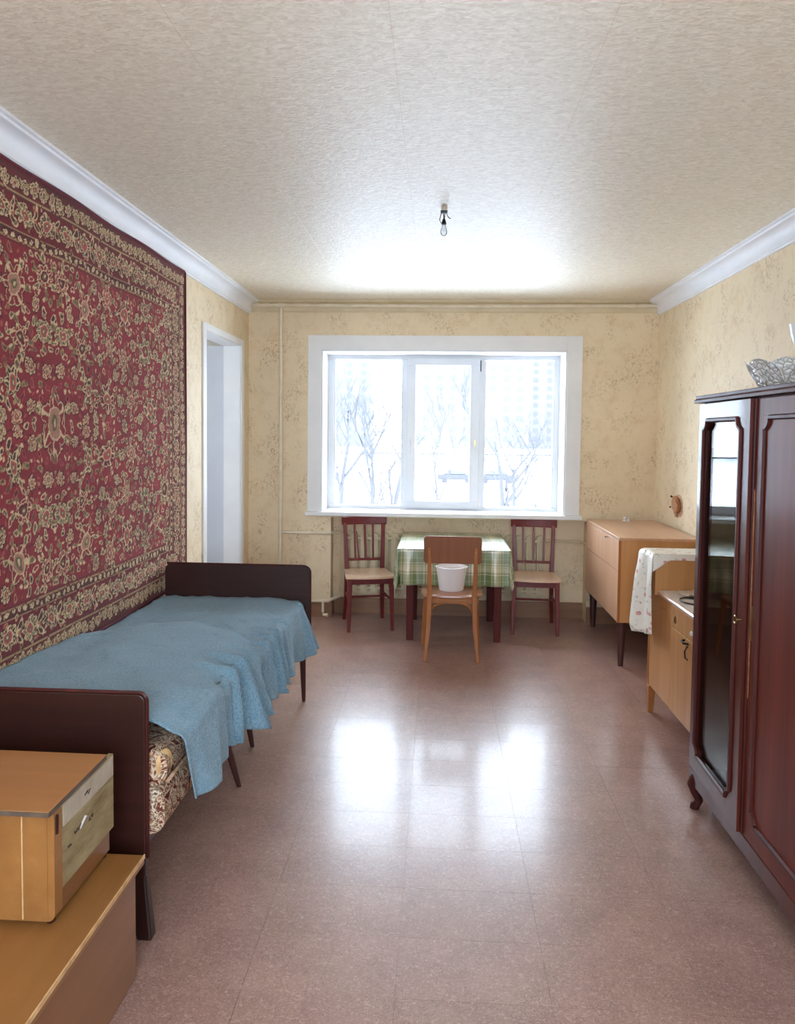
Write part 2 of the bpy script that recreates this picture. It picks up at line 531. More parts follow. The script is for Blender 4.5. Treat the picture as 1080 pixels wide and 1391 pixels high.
def gridmesh(name, P, uv=None):
    """P: numpy (nu, nv, 3)"""
    nu, nv = P.shape[:2]
    me = bpy.data.meshes.new(name)
    idx = np.arange(nu*nv).reshape(nu, nv)
    q = np.stack([idx[:-1, :-1], idx[1:, :-1], idx[1:, 1:], idx[:-1, 1:]], -1).reshape(-1, 4)
    me.vertices.add(nu*nv)
    me.vertices.foreach_set('co', P.reshape(-1).astype(np.float32))
    me.loops.add(q.size)
    me.loops.foreach_set('vertex_index', q.reshape(-1).astype(np.int32))
    me.polygons.add(len(q))
    me.polygons.foreach_set('loop_start', np.arange(0, q.size, 4, dtype=np.int32))
    me.polygons.foreach_set('use_smooth', np.ones(len(q), dtype=bool))
    me.update(calc_edges=True)
    if uv is not None:
        ul = me.uv_layers.new(name='UVMap')
        ul.data.foreach_set('uv', uv.reshape(-1, 2)[q.reshape(-1)].reshape(-1).astype(np.float32))
    me.validate()
    return me

def rounded_rect(x0, z0, x1, z1, r, n=5, corners=(1, 1, 1, 1)):
    """corner order: bottom-left, bottom-right, top-right, top-left"""
    pts = []
    for k, (cx, cz, a0) in enumerate(((x0+r, z0+r, math.pi), (x1-r, z0+r, 1.5*math.pi), (x1-r, z1-r, 0), (x0+r, z1-r, 0.5*math.pi))):
        if corners[k]:
            for i in range(n+1):
                a = a0+i/n*math.pi/2
                pts.append((cx+r*math.cos(a), cz+r*math.sin(a)))
        else:
            pts.append(((x0, z0), (x1, z0), (x1, z1), (x0, z1))[k])
    return pts

def struct(name, bm, mat, **kw):
    o = obj(name, bm, mat, **kw)
    o['kind'] = 'structure'
    return o

# ------------------------------------------------------------------ room shell
XL, XR, D, H = -1.51, 1.675, 5.806, 2.5
REAR = -0.7  # rear wall set close so its added window fills the room
NICHE = 5.95
WIN = (-0.929, 0.985, 0.835, 2.12)      # window opening x0 x1 z0 z1

fl = struct('floor', box(XL-0.3, REAR-0.3, -0.12, XR+0.3, 6.25, -0.0015), 'lino_seam', label='brown marbled linoleum tile floor with faint seams')
tw, td = 0.406, 0.235
x_first = -0.094-4*tw
y_first = 1.85-11*td
tile_mesh = None
yy = y_first
while yy < 5.95:
    for i in range(9):
        x0 = x_first+i*tw
        if x0+tw < XL-0.02 or x0 > XR:
            continue
        if tile_mesh is None:
            tb = box(0.0004, 0.0004, -0.0015, tw-0.0004, td-0.0004, 0.0)
            t = obj('tile', tb, 'lino', fl, local=True)
            tile_mesh = t.data
        else:
            t = link_mesh('tile', tile_mesh, None, fl)
        t.location = (x0, yy, 0)
    yy += td

ce = struct('ceiling', box(XL-0.3, REAR-0.3, H+0.0006, XR+0.3, 6.25, H+0.15), 'pale_edge', label='embossed cream wallpaper on the ceiling with faint seams')
sxs = [XL, -1.245, -0.69, -0.135, 0.42, 0.975, 1.53, XR]
for xa, xb in zip(sxs[:-1], sxs[1:]):
    obj('paper_strip', box(xa+0.0005, REAR, H, xb-0.0005, D, H+0.0006), 'ceiling', ce)
# left wall with doorway
DY0, DY1, DZ = 4.70, 5.575, 2.13
b = box(XL-0.11, REAR-0.2, 0, XL, DY0, H)
box(XL-0.11, DY1, 0, XL, D+0.1, H, b)
box(XL-0.11, DY0, DZ, XL, DY1, H, b)
struct('wall_left', b, 'wallpaper', label='left wall in cream sprigged wallpaper beside the doorway')
struct('wall_right', box(XR, REAR-0.2, 0, XR+0.2, 6.2, H), 'wallpaper', label='right wall in cream sprigged wallpaper')
b = box(XL-0.11, D, 0, -0.845, 6.25, WIN[2])
box(XL-0.11, D, WIN[2], WIN[0], 6.25, H, b)
box(1.17, D, 0, XR+0.2, 6.25, WIN[2], b)
box(WIN[1], D, WIN[2], XR+0.2, 6.25, H, b)
box(WIN[0], D, WIN[3], WIN[1], 6.25, H, b)
box(-0.845, NICHE, 0, 1.17, 6.25, WIN[2], b)
box(-0.845, D, 0.80, 1.17, NICHE, WIN[2], b)
struct('wall_back', b, 'wallpaper', label='window wall in tan sprigged wallpaper with a radiator niche')
# rear wall (behind the camera) with a large opening added for fill light
RX0, RX1, RZ0, RZ1 = -1.00, 1.16, 0.85, 2.20
b = box(XL-0.11, REAR-0.2, 0, RX0, REAR, H)
box(RX1, REAR-0.2, 0, XR+0.2, REAR, H, b)
box(RX0, REAR-0.2, RZ1, RX1, REAR, H, b)
box(RX0, REAR-0.2, 0, RX1, REAR, RZ0, b)
struct('wall_rear', b, 'wallpaper')

def cove(sx):
    pts = [(0, 2.396), (0.010, 2.396), (0.012, 2.404), (0.018, 2.408)]
    for i in range(9):
        a = i/8*math.pi/2
        pts.append((0.018+0.056*(1-math.cos(a)), 2.408+0.070*math.sin(a)))
    pts += [(0.080, 2.480), (0.084, 2.488), (0.095, 2.490), (0.096, 2.5), (0, 2.5)]
    return [(sx*p, z) for p, z in pts]
struct('trim_1', prism([(XL+p, z) for p, z in cove(1)], 'y', REAR, D), 'white_cornice', smooth=True, label='white plaster cornice along the left wall')
struct('trim_2', prism([(XR+p, z) for p, z in cove(-1)], 'y', REAR, D), 'white_cornice', smooth=True, label='white plaster cornice along the right wall')
struct('trim_3', prism([(D+p*0.6, 2.5-(2.5-z)*0.88) for p, z in cove(-1)], 'x', XL+0.02, XR-0.02), 'radiator', smooth=True, label='narrow cream cornice above the window wall')
b = box(XL, D-0.012, 0, -0.845, D, 0.128)
box(-0.845, NICHE-0.012, 0, 1.17, NICHE, 0.128, b)
box(-0.845, D-0.012, 0, -0.833, NICHE-0.012, 0.128, b)
box(1.17, D-0.012, 0, XR, D, 0.128, b)
struct('baseboard_back', b, 'brown_board', label='brown painted baseboard under the window wall')
struct('baseboard_right', box(XR-0.012, REAR, 0, XR, D-0.012, 0.128), 'brown_board', label='brown painted baseboard along the right wall')
b = box(XL, REAR, 0, XL+0.012, DY0-0.07, 0.11)
struct('baseboard_left', b, 'brown_board', label='brown painted baseboard along the left wall')

# ------------------------------------------------------------------ window
wr = bpy.data.objects.new('window_1', None)
COL.objects.link(wr)
wr.location = (0.03, 6.12, 0.835)
props(wr, 'white three-part window with flat white surround and sill', kind='structure')
x0, x1, z0, z1 = WIN
# reveal linings
b = box(x0, D, z0, x0+0.012, 6.09, z1)
obj('reveal_lining', b, 'white_trim', wr)
obj('reveal_lining', box(x1-0.012, D, z0, x1, 6.09, z1), 'white_trim', wr)
obj('reveal_lining', box(x0+0.012, D, z1-0.012, x1-0.012, 6.09, z1), 'white_trim', wr)
# flat casing
cz0, cz1 = 0.845, 2.232
obj('casing', box(-1.034, D-0.012, cz0, x0, D, cz1), 'white_trim', wr, bevel=0.002)
obj('casing', box(x1, D-0.012, cz0, 1.098, D, cz1), 'white_trim', wr, bevel=0.002)
obj('casing', box(x0, D-0.012, z1, x1, D, cz1), 'white_trim', wr, bevel=0.002)
obj('window_sill', box(-1.048, D-0.045, 0.812, 1.118, 6.09, 0.844), 'white_trim', wr, bevel=0.005)
# outer frame and mullions
fx0, fx1, fz0, fz1 = x0, x1, 0.838, z1-0.004
YF0, YF1 = 6.09, 6.155
LP = (-0.861, -0.305, 0.872, 2.072)
MP = (-0.192, 0.252, 0.915, 2.026)
RP = (0.373, 0.932, 0.866, 2.066)
obj('frame_rail', box(fx0, YF0, fz0, fx1, YF1, LP[2]), 'pvc', wr, bevel=0.004)
obj('frame_rail', box(fx0, YF0, LP[3], fx1, YF1, fz1), 'pvc', wr, bevel=0.004)
obj('frame_stile', box(fx0, YF0, LP[2], LP[0], YF1, LP[3]), 'pvc', wr, bevel=0.004)
obj('frame_stile', box(RP[1], YF0, LP[2], fx1, YF1, LP[3]), 'pvc', wr, bevel=0.004)
obj('mullion', box(LP[1], YF0, LP[2], -0.235, YF1, LP[3]), 'pvc', wr, bevel=0.004)
obj('mullion', box(0.300, YF0, LP[2], RP[0], YF1, LP[3]), 'pvc', wr, bevel=0.004)
sash = bpy.data.objects.new('sash', None)
COL.objects.link(sash)
sash.parent = wr
b = box(-0.262, 6.066, 0.858, 0.330, 6.09, MP[2])
box(-0.262, 6.066, MP[3], 0.330, 6.09, 2.086, b)
box(-0.262, 6.066, MP[2], MP[0], 6.09, MP[3], b)
box(MP[1], 6.066, MP[2], 0.330, 6.09, MP[3], b)
box(-0.235, 6.09, LP[2], 0.300, 6.14, MP[2], b)
box(-0.235, 6.09, MP[3], 0.300, 6.14, LP[3], b)
box(-0.235, 6.09, MP[2], MP[0], 6.14, MP[3], b)
box(MP[1], 6.09, MP[2], 0.300, 6.14, MP[3], b)
obj('sash_frame', b, 'pvc', sash, bevel=0.003)
b = box(-0.238, 6.058, 1.375, -0.214, 6.066, 1.435)
box(-0.233, 6.035, 1.400, -0.219, 6.060, 1.414, b)
box(-0.234, 6.030, 1.30, -0.218, 6.042, 1.414, b)
obj('handle', b, 'white_plastic', sash, bevel=0.003)
obj('hinge', tube([(0.334, 6.08, 1.98), (0.334, 6.08, 2.07)], 0.005, 8), 'dark_metal', sash, smooth=True)
obj('hinge', tube([(0.334, 6.07, 0.875), (0.334, 6.07, 0.955)], 0.009, 8), 'white_plastic', sash, smooth=True)
obj('latch', box(0.288, 6.058, 1.37, 0.298, 6.066, 1.42), 'brass', sash)
for P_, nm in ((LP, wr), (MP, sash), (RP, wr)):
    obj('pane', box(P_[0]-0.006, 6.112, P_[2]-0.006, P_[1]+0.006, 6.116, P_[3]+0.006), 'pane', nm)
for P_ in (LP, RP):
    for (a0, b0, a1, b1) in ((P_[0], P_[2], P_[0]+0.006, P_[3]), (P_[1]-0.006, P_[2], P_[1], P_[3])):
        obj('glazing_bead', box(a0, 6.095, b0, a1, 6.112, b1), 'pvc', wr)

# added fill window behind the camera, never in view
rw = bpy.data.objects.new('fill_window_rear', None)
COL.objects.link(rw)
rw.location = (0.05, REAR-0.1, 0.5)
props(rw, kind='structure')
b = box(RX0, REAR-0.12, RZ0, RX1, REAR-0.06, RZ0+0.06)
box(RX0, REAR-0.12, RZ1-0.06, RX1, REAR-0.06, RZ1, b)
for k in range(4):
    xx = RX0+(RX1-RX0-0.06)*k/3
    box(xx, REAR-0.12, RZ0+0.06, xx+0.06, REAR-0.06, RZ1-0.06, b)
obj('frame', b, 'pvc', rw)
for k in range(3):
    xa = RX0+(RX1-RX0-0.06)*k/3+0.06
    xb = RX0+(RX1-RX0-0.06)*(k+1)/3
    obj('pane', box(xa, REAR-0.092, RZ0+0.06, xb, REAR-0.088, RZ1-0.06), 'pane', rw)

# ------------------------------------------------------------------ doorway in the left wall and the room behind it
dr = bpy.data.objects.new('door_1', None)
COL.objects.link(dr)
dr.location = (XL, (DY0+DY1)/2, 0)
props(dr, 'white doorway in the left wall with its white door standing open', kind='structure')
for y0_, y1_ in ((DY0-0.05, DY0+0.012), (DY1-0.012, DY1+0.05)):
    obj('casing', box(XL, y0_, 0, XL+0.012, y1_, DZ+0.035), 'white_trim', dr, bevel=0.002)
obj('casing', box(XL, DY0+0.012, DZ-0.012, XL+0.012, DY1-0.012, DZ+0.035), 'white_trim', dr, bevel=0.002)
obj('jamb', box(XL-0.13, DY0, 0, XL, DY0+0.015, DZ), 'white_trim', dr)
obj('jamb', box(XL-0.13, DY1-0.015, 0, XL, DY1, DZ), 'white_trim', dr)
obj('jamb', box(XL-0.13, DY0+0.015, DZ-0.015, XL, DY1-0.015, DZ), 'white_trim', dr)
leaf = obj('door_leaf', box(-2.46, 5.585, 0.01, -1.645, 5.622, 2.12), 'door_white', dr, bevel=0.003)
b = tube([(-2.39, 5.585, 1.0), (-2.39, 5.53, 1.0), (-2.28, 5.53, 1.0)], 0.009, 8)
obj('door_handle', b, 'dark_metal', leaf, smooth=True)
obj('hinge', tube([(XL-0.125, 5.572, 1.45), (XL-0.125, 5.572, 1.54)], 0.007, 8), 'dark_metal', dr, smooth=True)
ax0, ax1, ay0, ay1 = -3.3, XL-0.11, 2.9, 6.2
struct('floor_adjoining', box(ax0-0.1, ay0, -0.1, XL-0.0, ay1, 0.0), 'lino')
struct('ceiling_adjoining', box(ax0-0.1, ay0, H, ax1, ay1, H+0.1), 'room_paint')
struct('wall_adjoining_back', box(ax0-0.1, ay1, 0, ax1-0.001, ay1+0.1, H), 'room_paint')
struct('wall_adjoining_front', box(ax0-0.1, ay0-0.1, 0, ax1-0.001, ay0, H), 'room_paint')
b = box(ax0-0.1, ay0, 0, ax0, ay1, 0.8)
box(ax0-0.1, ay0, 2.2, ax0, ay1, H, b)
box(ax0-0.1, ay0, 0.8, ax0, 4.3, 2.2, b)
box(ax0-0.1, 5.2, 0.8, ax0, ay1, 2.2, b)
struct('wall_adjoining_left', b, 'room_paint')
w3 = bpy.data.objects.new('fill_window_adjoining', None)  # unseen window, added to light the side room and the doorway
COL.objects.link(w3)
w3.location = (ax0-0.05, 4.7, 0.8)
props(w3, kind='structure')
b = box(ax0-0.08, 4.3, 0.8, ax0-0.02, 5.2, 0.86)
box(ax0-0.08, 4.3, 2.14, ax0-0.02, 5.2, 2.2, b)
for yv in (4.3, 4.72, 5.14):
    box(ax0-0.08, yv, 0.86, ax0-0.02, yv+0.06, 2.14, b)
obj('frame', b, 'pvc', w3)
for ya, yb in ((4.36, 4.72), (4.78, 5.14)):
    obj('pane', box(ax0-0.052, ya, 0.86, ax0-0.048, yb, 2.14), 'pane', w3)

# ------------------------------------------------------------------ outdoors
GZ = -4.0
struct('ground', box(-260, 6.6, GZ-0.3, 300, 420, GZ), 'snow', label='snow covered yard seen through the window')
def far_block(label, x0, x1, y, z1, mat, cols, wz0=-0.5):
    t = thing('apartment_building', label, 'building', ((x0+x1)/2, y, GZ))
    obj('facade', box(x0, y, GZ, x1, y+12, z1), mat, t)
    obj('roof_slab', box(x0-0.4, y-0.4, z1, x1+0.4, y+12.4, z1+0.8), 'snow', t)
    wm = None
    n = int((z1-wz0)/2.8)
    sp = (x1-x0)/cols
    for k in range(n):
        for c in range(cols):
            if wm is None:
                o = obj('window', box(-0.75, -0.12, 0, 0.75, 0.05, 1.5), 'far_window', t, local=True)
                wm = o.data
            else:
                o = link_mesh('window', wm, None, t)
            o.location = (x0+sp*(c+0.5)-(x0+x1)/2, 0, wz0+k*2.8-GZ)
    return t
far_block('grey apartment block with rows of windows behind the middle pane', -9, 24, 205, 36, 'concrete', 9)
far_block('pale apartment block behind the right window pane', 30, 66, 250, 40, 'concrete_pink', 8)
far_block('distant apartment block behind the left window pane', -70, -24, 260, 40, 'concrete', 9)
t = thing('garage_row', 'long low garage with a snowy roof across the yard', 'garage', (-2, 120, GZ))
obj('wall', box(-42, 120, GZ, 38, 126, GZ+2.4), 'snow', t)
obj('roof', box(-42.6, 119.2, GZ+2.4, 38.6, 126.6, GZ+3.1), 'snow', t)
obj('roof_edge', box(-42.5, 119.3, GZ+2.18, 38.5, 120, GZ+2.4), 'car', t)
def make_car(px, py, label):
    t = thing('parked_car', label, 'car', (px, py, GZ))
    obj('body', box(px-2.1, py-0.85, GZ+0.35, px+2.1, py+0.85, GZ+0.95), 'car', t, bevel=0.12)
    cab = prism([(px-1.4, GZ+0.95), (px+1.2, GZ+0.95), (px+0.75, GZ+1.45), (px-1.0, GZ+1.45)], 'y', py-0.75, py+0.75)
    obj('cabin', cab, 'far_window', t, bevel=0.08)
    for dx in (-1.3, 1.3):
        for dy in (-0.72, 0.72):
            obj('wheel', tube([(px+dx, py+dy-0.1, GZ+0.32), (px+dx, py+dy+0.1, GZ+0.32)], 0.32, 12), 'car', t, smooth=True)
make_car(2.0, 84, 'dark car parked in the snow, left of two behind the middle pane')
make_car(6.6, 84, 'dark car parked in the snow, right of two behind the middle pane')

def tree(label, x, y, h, seed, spread=0.55, base_r=0.14):
    rnd = random.Random(seed)
    bt, bb = bmesh.new(), bmesh.new()
    def grow(bm, p, d, L, r, lev):
        path, rad = [p], [r]
        q, dd = p.copy(), d.copy()
        ns = 4 if lev < 2 else 3
        for i in range(ns):
            dd = (dd+Vector((rnd.uniform(-.13, .13), rnd.uniform(-.13, .13), rnd.uniform(-.02, .12)))).normalized()
            q = q+dd*(L/ns)
            path.append(q)
            rad.append(max(0.008, r*(1-0.6*(i+1)/ns)))
        tube(path, rad, 6 if lev == 0 else 4, bm)
        if lev >= 4:
            return
        nb = (4, 4, 4, 3)[lev]
        for k in range(nb):
            f = rnd.uniform(0.35, 1.0) if lev else rnd.uniform(0.25, 1.0)
            i = min(int(f*ns), ns-1)
            s = path[i].lerp(path[i+1], f*ns-i)
            a = rnd.uniform(0, 2*math.pi)
            side = Vector((math.cos(a), math.sin(a), 0))
            nd = (dd*(1-spread)+side*spread+Vector((0, 0, 0.35))).normalized()
            grow(bb, s, nd, L*rnd.uniform(0.45, 0.68), r*0.48, lev+1)
    grow(bt, Vector((x, y, GZ)), Vector((rnd.uniform(-.08, .08), 0, 1)).normalized(), h*0.55, base_r, 0)
    t = thing('bare_tree', label, 'tree', (x, y, GZ), group='bare trees in the yard')
    obj('trunk', bt, 'bark', t, smooth=True)
    obj('branches', bb, 'bark', t, smooth=True)
tree('bare tree behind the left edge of the left window pane', -3.9, 30, 9.5, 3)
tree('bare forked tree in the middle of the left window pane', -3.0, 33, 9, 11)
tree('bare tree behind the right side of the left window pane', -1.9, 27, 8, 5)
tree('thin bare tree behind the middle window pane', -0.1, 38, 9, 8, 0.45, 0.10)
tree('tall bare forked tree behind the right window pane', 2.65, 29, 9.5, 21)
tree('low bare tree beside the tall tree behind the right pane', 3.6, 36, 7, 33, 0.6)
def bush(label, x, y, seed):
    rnd = random.Random(seed)
    bm = bmesh.new()
    for k in range(90):
        a = rnd.uniform(0, 2*math.pi)
        s = rnd.uniform(0.1, 0.9)
        p0 = Vector((x+rnd.uniform(-.2, .2), y+rnd.uniform(-.2, .2), GZ))
        p1 = p0+Vector((math.cos(a)*s*0.7, math.sin(a)*s*0.7, rnd.uniform(0.5, 0.9)))
        p2 = p1+Vector((math.cos(a)*s*0.5, math.sin(a)*s*0.5, rnd.uniform(0.0, 0.4)))
        tube([p0, p1, p2], [0.03, 0.025, 0.012], 4, bm)
    obj('bare_bush', bm, 'bark', label=label, cat='bush')
bush('low dark bare bush in the snow behind the right pane', 6.6, 48, 2)

# ------------------------------------------------------------------ rug on the left wall
def make_rug():
    Y0, Y1, Z0, Z1 = 1.30, 4.298, 0.575, 2.394
    st = 0.004
    ny, nz = int((Y1-Y0)/st)+1, int((Z1-Z0)/st)+1
    ys = np.linspace(Y0, Y1, ny)
    zs = np.linspace(Z0, Z1, nz)
    YY, ZZ = np.meshgrid(ys, zs, indexing='ij')
    rng = np.random.RandomState(4)
    lin = lambda *c: np.array(S(*c)[:3])
    RED, DRED, CREAM, OLIVE, DARK, PINK, TAN = lin(134, 42, 48), lin(98, 28, 36), lin(206, 178, 138), lin(106, 92, 66), lin(72, 48, 40), lin(166, 78, 74), lin(164, 132, 94)
    Cc = np.zeros((ny, nz, 3))
    Cc[:] = RED
    def smooth_noise(n1, n2):
        g = rng.rand(n1+2, n2+2)
        a = np.linspace(0, n1, ny); c_ = np.linspace(0, n2, nz)
        i = a.astype(int); j = c_.astype(int); fa = (a-i)[:, None]; fc = (c_-j)[None, :]
        return (g[i][:, j]*(1-fa)*(1-fc)+g[i+1][:, j]*fa*(1-fc)+g[i][:, j+1]*(1-fa)*fc+g[i+1][:, j+1]*fa*fc)
    de = np.minimum(np.minimum(YY-Y0, Y1-YY), np.minimum(ZZ-Z0, Z1-ZZ))
    bands = [(0.013, DRED), (0.092, lin(104, 42, 40)), (0.100, TAN), (0.222, lin(108, 34, 38)), (0.228, TAN), (0.256, lin(88, 44, 40)), (0.264, TAN)]
    lo = 0
    for hi, colr in bands:
        k = (de >= lo) & (de < hi)
        Cc[k] = colr
        lo = hi
    for e in (0.010, 0.0955, 0.226, 0.261):
        k = np.abs(de-e-0.006) < 0.0022
        Cc[k] = DARK
    Y_, Z_ = YY, ZZ
    YY = YY+0.020*(smooth_noise(60, 38)-0.5)+0.014*(smooth_noise(140, 90)-0.5)
    ZZ = ZZ+0.020*(smooth_noise(60, 38)-0.5)+0.014*(smooth_noise(140, 90)-0.5)
    def win(cy, cz, R):
        i0, i1 = np.searchsorted(ys, (cy-R, cy+R))
        j0, j1 = np.searchsorted(zs, (cz-R, cz+R))
        return slice(i0, i1), slice(j0, j1)
    def flower(cy, cz, R, n, rot=0.0, sq=1.0, fill=DARK, heart=PINK):
        sl = win(cy, cz, R*1.5)
        y = (YY[sl]-cy); z = (ZZ[sl]-cz)
        if y.size == 0: return
        c_, s_ = math.cos(rot), math.sin(rot)
        u = (y*c_+z*s_)*sq; w = (-y*s_+z*c_)/sq
        r = np.hypot(u, w); th = np.arctan2(w, u)
        pt = R*(0.66+0.34*np.abs(np.cos(n*th/2))**0.7)
        sub = Cc[sl]
        lw = 0.0055 if R > 0.04 else 0.0045
        sub[(r < pt+0.006)] = DRED*0.7
        sub[r < pt] = CREAM
        sub[r < pt-lw] = fill
        sub[(r < pt-lw) & (r > 0.5*R) & (np.abs(np.sin(n*th/2)) < 0.26)] = CREAM
        sub[(r < 0.52*R)] = CREAM
        sub[(r < 0.52*R-lw*0.9)] = heart
        sub[(r < 0.24*R)] = OLIVE
        sub[(r < 0.10*R)] = CREAM
    def leafm(cy, cz, L, wd, rot, fill=OLIVE, edge=CREAM):
        sl = win(cy, cz, L*1.2)
        y = (YY[sl]-cy); z = (ZZ[sl]-cz)
        if y.size == 0: return
        c_, s_ = math.cos(rot), math.sin(rot)
        u = y*c_+z*s_; w = -y*s_+z*c_-0.25*u*u/L
        q = (u/L)**2+(w/wd)**2
        sub = Cc[sl]
        sub[q < 1] = edge
        sub[q < 0.42] = fill
    def stroke(p, q_, bend, colr, wd=0.003):
        for t in np.linspace(0, 1, 46):
            y = p[0]+(q_[0]-p[0])*t-bend*(q_[1]-p[1])*math.sin(math.pi*t)
            z = p[1]+(q_[1]-p[1])*t+bend*(q_[0]-p[0])*math.sin(math.pi*t)
            sl = win(y, z, wd*1.6)
            k = np.hypot(YY[sl]-y, ZZ[sl]-z) < wd
            Cc[sl][k] = colr
    cy, cz = (Y0+Y1)/2, (Z0+Z1)/2
    hy, hz = (Y1-Y0)/2-0.275, (Z1-Z0)/2-0.275
    pts = []
    def fill_pts(R, gap, tries):
        for _ in range(tries):
            p = (rng.uniform(0, hy-R*0.7), rng.uniform(0, hz-R*0.7))
            if all(math.hypot(p[0]-a[0], p[1]-a[1]) > R+a[2]+gap for a in pts) and (p[0] > R*0.8 or p[0] < 0.01) and (p[1] > R*0.8 or p[1] < 0.01):
                pts.append((p[0], p[1], R))
    pts.append((0, 0, 0.11))
    fill_pts(0.074, 0.12, 500)
    fill_pts(0.052, 0.055, 900)
    fill_pts(0.032, 0.028, 1500)
    fill_pts(0.015, 0.010, 5000)
    fill_pts(0.008, 0.008, 5000)
    big = [p for p in pts if p[2] > 0.03]
    mirr = [(1, 1), (-1, 1), (1, -1), (-1, -1)]
    for i, p in enumerate(big):            # vines between neighbours
        ds = sorted(big, key=lambda a: math.hypot(a[0]-p[0], a[1]-p[1]))[1:3]
        for q_ in ds:
            bd = rng.uniform(-.35, .35)
            for sy, sz in mirr:
                stroke((cy+sy*p[0], cz+sz*p[1]), (cy+sy*q_[0], cz+sz*q_[1]), bd*sy*sz, DRED*0.75, 0.0028)
    for i, (a, c_, R) in enumerate(pts):
        rot = rng.uniform(0, 3.14)
        sq = rng.uniform(0.85, 1.2)
        n = rng.randint(6, 10)
        fl_ = [DARK, OLIVE, lin(96, 62, 50), RED, DRED][rng.randint(5)]
        ht = [PINK, RED, DRED, lin(170, 120, 100)][rng.randint(4)]
        ed = [CREAM, TAN, CREAM, PINK][rng.randint(4)]
        for sy, sz in mirr:
            y, z = cy+sy*a, cz+sz*c_
            if R >= 0.03:
                flower(y, z, R, n, rot*sy*sz, sq, fl_, ht)
                if R > 0.05:
                    for k in range(6):
                        an = rot+k*math.pi/3
                        leafm(y+math.cos(an)*sy*(R+0.016), z+math.sin(an)*sz*(R+0.016), 0.021, 0.011, an*sy*sz, OLIVE, TAN if k % 2 else CREAM)
            elif R > 0.01:
                leafm(y, z, 0.019, 0.011, rot*sy*sz, fl_, ed)
            else:
                leafm(y, z, 0.011, 0.0055, rot*sy*sz, ed, ed)
    # borders
    def along(off, step, fn):
        k = 0
        L = Y1-Y0-2*off
        n = max(1, int(round(L/step)))
        for i in range(n+1):
            y = Y0+off+L*i/n
            fn(y, Z1-off, k, 0); fn(y, Z0+off, k, 0); k += 1
        L = Z1-Z0-2*off
        n = max(1, int(round(L/step)))
        for i in range(1, n):
            z = Z0+off+L*i/n
            fn(Y1-off, z, k, 1); fn(Y0+off, z, k, 1); k += 1
    def main_fn(y, z, k, vert):
        if k % 2 == 0:
            flower(y, z, 0.05, 8, 0.4 if vert else 0.0, 0.86 if not vert else 1.1, [OLIVE, DARK][(k//2) % 2], PINK)
        else:
            for s in (-1, 1):
                d = 0.026*s
                leafm(y+(0 if not vert else d), z+(d if not vert else 0), 0.030, 0.013, (0.9*s if not vert else 0.5*s), DARK, CREAM)
            leafm(y, z, 0.014, 0.010, 0.3, PINK, TAN)
    along(0.161, 0.072, main_fn)
    def spr(y, z, k, vert):
        an = rng.uniform(0, 6.28)
        leafm(y+rng.uniform(-.02, .02), z+rng.uniform(-.02, .02), 0.013, 0.007, an, [OLIVE, PINK, DARK][k % 3], [CREAM, TAN][k % 2])
    along(0.125, 0.05, spr); along(0.198, 0.05, spr)
    along(0.056, 0.060, lambda y, z, k, v_: flower(y, z, 0.029, 6, 0.3, 1.0, [OLIVE, DARK][k % 2], [PINK, TAN][k % 2]))
    along(0.056, 0.030, lambda y, z, k, v_: leafm(y, z+0.016*(1 if k % 2 else -1)*(1-v_), 0.010, 0.005, 0.6, OLIVE, TAN) if k % 2 else None)
    along(0.243, 0.040, lambda y, z, k, v_: flower(y, z, 0.013, 5, 0.0, 1.0, [DARK, OLIVE][k % 2], PINK))
    v1 = 0.86+0.28*smooth_noise(30, 18)
    v2 = 0.86+0.28*rng.rand(ny, nz)
    v3 = 0.92+0.16*smooth_noise(6, 90)
    Cc *= (v1*v2*v3)[..., None]
    YY, ZZ = Y_, Z_
    wav = 0.004*np.sin(YY*7.0)*np.cos(ZZ*3.0)
    P = np.stack([np.full_like(YY, XL+0.016)+wav+0.0012*rng.rand(ny, nz), YY, ZZ+0.0025*np.sin(YY*9.0)*((ZZ-Z0)/(Z1-Z0))], -1)
    me = gridmesh('wall_rug', P)
    ca = me.color_attributes.new('pile', 'FLOAT_COLOR', 'POINT')
    ca.data.foreach_set('color', np.concatenate([Cc, np.ones((ny, nz, 1))], -1).reshape(-1).astype(np.float32))
    m = Mat('rug_pile', 0.95, 0.15)
    at = m.n('ShaderNodeVertexColor', layer_name='pile')
    nf = m.noise(m.coords('Object'), 160, 2)
    m.col(m.mix(1.0, at.outputs['Color'], m.ramp(nf, [(0.3, (0.86, 0.86, 0.86, 1)), (0.7, W0)]), 'MULTIPLY'))
    m.p.inputs['Sheen Weight'].default_value = 0.1
    m.bump(nf, 0.4, 0.004)
    t = thing('wall_rug', 'large red oriental rug with cream flowers hung on the left wall', 'rug', (XL, cy, Z0))
    me.transform(Matrix.Translation(-Vector(t.location)))
    link_mesh('pile', me, m.m, t)
    obj('backing', box(XL+0.001, Y0+0.004, Z0+0.004, XL+0.009, Y1-0.004, Z1-0.008), 'jute', t)
    path = []
    nn = 90
    for i in range(nn+1):
        y = Y0+(Y1-Y0)*i/nn
        path.append((XL+0.012+0.003*math.sin(y*7), y, Z1+0.0025*math.sin(y*9.0)+0.001))
    obj('edge_binding', tube(path, 0.009, 6), 'binding', t, smooth='all')
    obj('edge_binding', tube([(XL+0.012, Y1, Z0), (XL+0.014, Y1+0.002, (Z0+Z1)/2), (XL+0.012, Y1, Z1)], 0.009, 6), 'binding', t, smooth='all')
    obj('edge_binding', tube([(XL+0.012, Y0, Z0), (XL+0.012, Y1, Z0)], 0.009, 6), 'binding', t, smooth='all')
make_rug()

